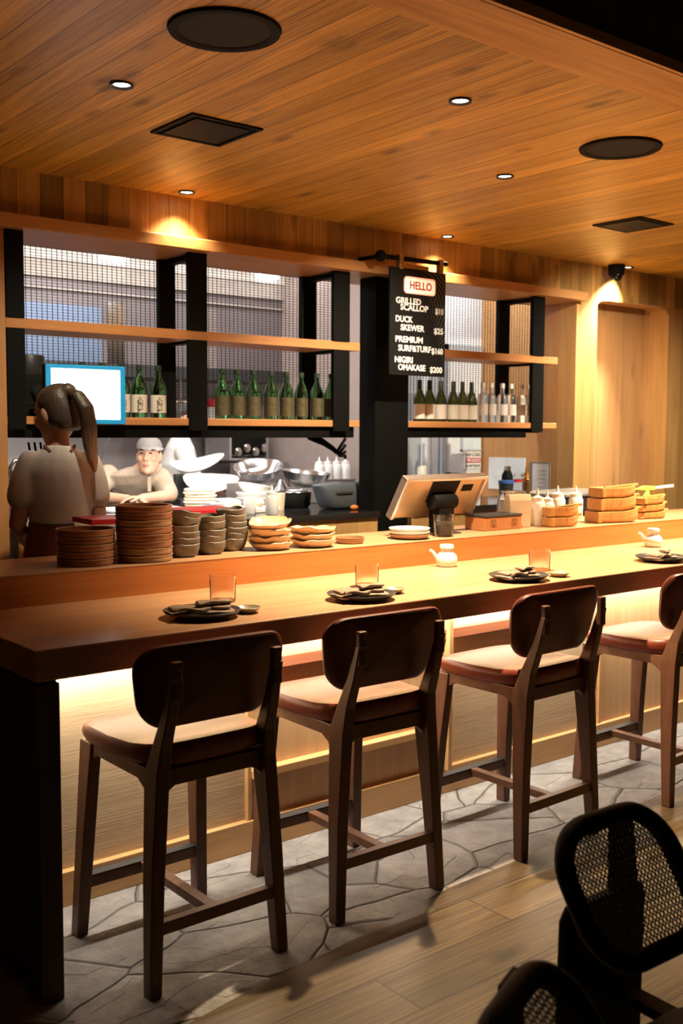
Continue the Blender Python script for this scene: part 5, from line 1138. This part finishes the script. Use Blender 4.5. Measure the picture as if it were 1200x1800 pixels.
bb.build('trousers', 'pants', t, remesh=0.012)

# --- second cook behind him, mostly hidden: white jacket, forearm with a blue glove
t = person('person in white behind the man in the cap, reaching right with a blue glove', (3.95, 6.80, 0), math.radians(-112))
bb = B()
bb.rings([el((0, dy, z), rx, ry) for dy, z, rx, ry in ((0, .84, .16, .11), (0, .95, .165, .12), (0, 1.10, .15, .11), (.02, 1.25, .18, .12), (.03, 1.38, .15, .09), (.03, 1.42, .08, .07), (.04, 1.50, .055, .058))])
for s in (-1, 1):
    limb(bb, [(s*.09, 0, .88), (s*.10, .02, .48), (s*.11, -.02, .09)], [.09, .062, .042])
    bb.rings([el((s*.11, yy, z), rx, ry) for yy, z, rx, ry in ((.03, 0.0, .045, .12), (.03, .03, .045, .12), (.0, .07, .04, .065))])
limb(bb, [(.185, .03, 1.34), (.235, .10, 1.115), (.215, .37, 1.085)], [.055, .043, .031])
limb(bb, [(-.185, .03, 1.34), (-.22, .06, 1.08), (-.16, .30, 1.03)], [.055, .043, .031])
hand(bb, (-.16, .30, 1.03), (.2, 1, 0), (1, 0, -.5), 1, 0.6)
hand(bb, (.215, .37, 1.085), (-.1, 1, 0), (0, 0, -1), -1, 0.4)
head_mesh(bb, Vector((0, .05, 1.585)), ROTX(-10))
bb.build('body', 'skin', t, remesh=0.006)
bb = B(); hand(bb, (.215, .37, 1.085), (-.1, 1, 0), (0, 0, -1), -1, 0.4, 1.12); limb(bb, [(.2165, .345, 1.086), (.215, .37, 1.085)], [.035, .032])
bb.build('glove', 'blue', t, remesh=0.006)
hh = B(); hh.rings([el((0, dy, z), rx, ry, 22) for z, rx, ry, dy in ((-0.05, .060, .032, -.068), (-0.01, .080, .070, -.046), (0.05, .083, .094, -.02), (0.095, .065, .078, -.014), (0.125, .02, .025, -.014))]).xf(Matrix.Translation((0, .05, 1.585)) @ ROTX(-10)); hh.build('hair', 'hair_dark', t, remesh=0.007)
bb = B()
bb.rings([el((0, dy, z), rx, ry, 24) for dy, z, rx, ry in ((0, .80, .19, .14), (0, .95, .19, .14), (0, 1.10, .18, .135), (.02, 1.25, .20, .14), (.03, 1.375, .17, .105), (.03, 1.425, .09, .08), (.035, 1.45, .07, .07))])
limb(bb, [(.175, .03, 1.335), (.215, .065, 1.24), (.236, .10, 1.14)], [.070, .068, .064])
limb(bb, [(-.175, .03, 1.335), (-.205, .045, 1.23), (-.215, .055, 1.12)], [.070, .068, .062])
bb.build('jacket', 'chefwhite', t, remesh=0.009, smoothit=6)
bb = B()
for s in (-1, 1): limb(bb, [(s*.092, 0, .86), (s*.10, .02, .48), (s*.11, -.02, .10)], [.105, .08, .065])
bb.build('trousers', 'pants', t, remesh=0.012)

# ================================================================ CANE CHAIRS IN THE FOREGROUND
def cane_chair(label, loc, rz):
    """local: sitter faces -Y; panel leans towards +Y at the top"""
    t = thing('cane_chair', label, 'chair', loc, rz, 'black cane backed chairs')
    lean = math.radians(34); W_, H_ = 0.330, 0.280; zc = 0.572
    def P(u, v, off=0.0):
        u2_ = u
        return (u2_, v*math.sin(lean)+off*math.cos(lean)+0.9*(0.03-u2_*u2_)*0, zc+v*math.cos(lean)-off*math.sin(lean))
    out = rrect(W_, H_, 0.105, 9)
    fr = B(); fr.tube([P(u, v) for u, v in out], 0.0185, 12, closed=True, flat=1.25); fr.build('back_frame', 'blackwood', t, smooth=True)
    # woven cane with octagonal holes: one sheet with thickness
    c = 0.0125; bb = B(); n = 8
    def inside(u, v, m=0.016):
        w2, h2, r = W_/2-m, H_/2-m, 0.105-m
        if abs(u) > w2 or abs(v) > h2: return False
        dx, dy = abs(u)-(w2-r), abs(v)-(h2-r)
        return not (dx > 0 and dy > 0 and dx*dx+dy*dy > r*r)
    nu, nv = int(W_/c/2)+1, int(H_/c/2)+1
    for i in range(-nu, nu+1):
        for j in range(-nv, nv+1):
            u0, v0 = i*c, j*c
            if not inside(u0, v0, 0.008): continue
            sq_ = []; ho = []
            hole = inside(u0, v0, 0.018)
            for k in range(8):
                a = 2*PI*(k+0.5)/8; ca, sa = math.cos(a), math.sin(a); m = max(abs(ca), abs(sa))
                sq_.append((u0+ca/m*c/2, v0+sa/m*c/2)); ho.append((u0+ca*c*0.36, v0+sa*c*0.36))
            if hole:
                for o1 in (-0.0012, 0.0012):
                    bb.add([P(*p, o1) for p in sq_]+[P(*p, o1) for p in ho], [(k, (k+1) % 8, 8+(k+1) % 8, 8+k) for k in range(8)])
                bb.add([P(*p, -0.0012) for p in ho]+[P(*p, 0.0012) for p in ho], [(k, (k+1) % 8, 8+(k+1) % 8, 8+k) for k in range(8)])
            else:
                for o1 in (-0.0012, 0.0012): bb.add([P(*p, o1) for p in sq_], [tuple(range(8))])
    me = bb.build('cane_panel', 'cane', t)
    inn = rrect(W_-0.040, H_-0.040, 0.085, 9)
    B().tube([P(u, v, -0.003) for u, v in inn], 0.0035, 8, closed=True).build('cane_bead', 'cane', t, smooth=True)
    # wide flat back support and rear legs
    B().sect([(0.065, 0.125, 0.13, 0.27, 0.030), (0.062, 0.118, 0.46, 0.265, 0.030), (0.062, 0.115, 0.495, 0.235, 0.026)]).build('back_support', 'blackwood', t, bevel=0.008)
    B().sect([(0.13, 0.118, 0.48, 0.085, 0.022), (0.12, 0.122, 0.655, 0.070, 0.016)]).build('back_spine', 'blackwood', t, bevel=0.004)
    R = []
    for k, z in ((0.02, 0.325), (0.92, 0.325), (1.0, 0.335), (1.0, 0.352), (0.95, 0.360), (0.02, 0.362)): R.append([(x*k-0.09, -0.33+y*k, z) for x, y in rrect(0.40, 0.44, 0.12, 7)])
    B().rings(R).build('seat', 'blackwood', t, smooth=True)
    B().bar((0.03, -0.14, 0.315), (0.03, 0.125, 0.315), 0.05, 0.022).build('seat_beam', 'blackwood', t, bevel=0.003)
    for s in (-1, 1):
        B().sect([(0.06+s*0.10, 0.14, 0, 0.028, 0.028), (0.06+s*0.09, 0.124, 0.16, 0.038, 0.030)]).build('rear_leg', 'blackwood', t, bevel=0.005)
        B().sect([(s*0.17-0.09, -0.52, 0, 0.028, 0.028), (s*0.15-0.09, -0.48, 0.33, 0.038, 0.038)]).build('front_leg', 'blackwood', t, bevel=0.005)
    return t
ch = cane_chair('black cane backed chair at the lower right, its whole woven panel showing', (1.790, 1.250, 0), math.radians(-2))
dup(ch, (1.133, 0.896, 0), math.radians(22), 'black cane backed chair cut by the bottom edge, only the top of its back showing')
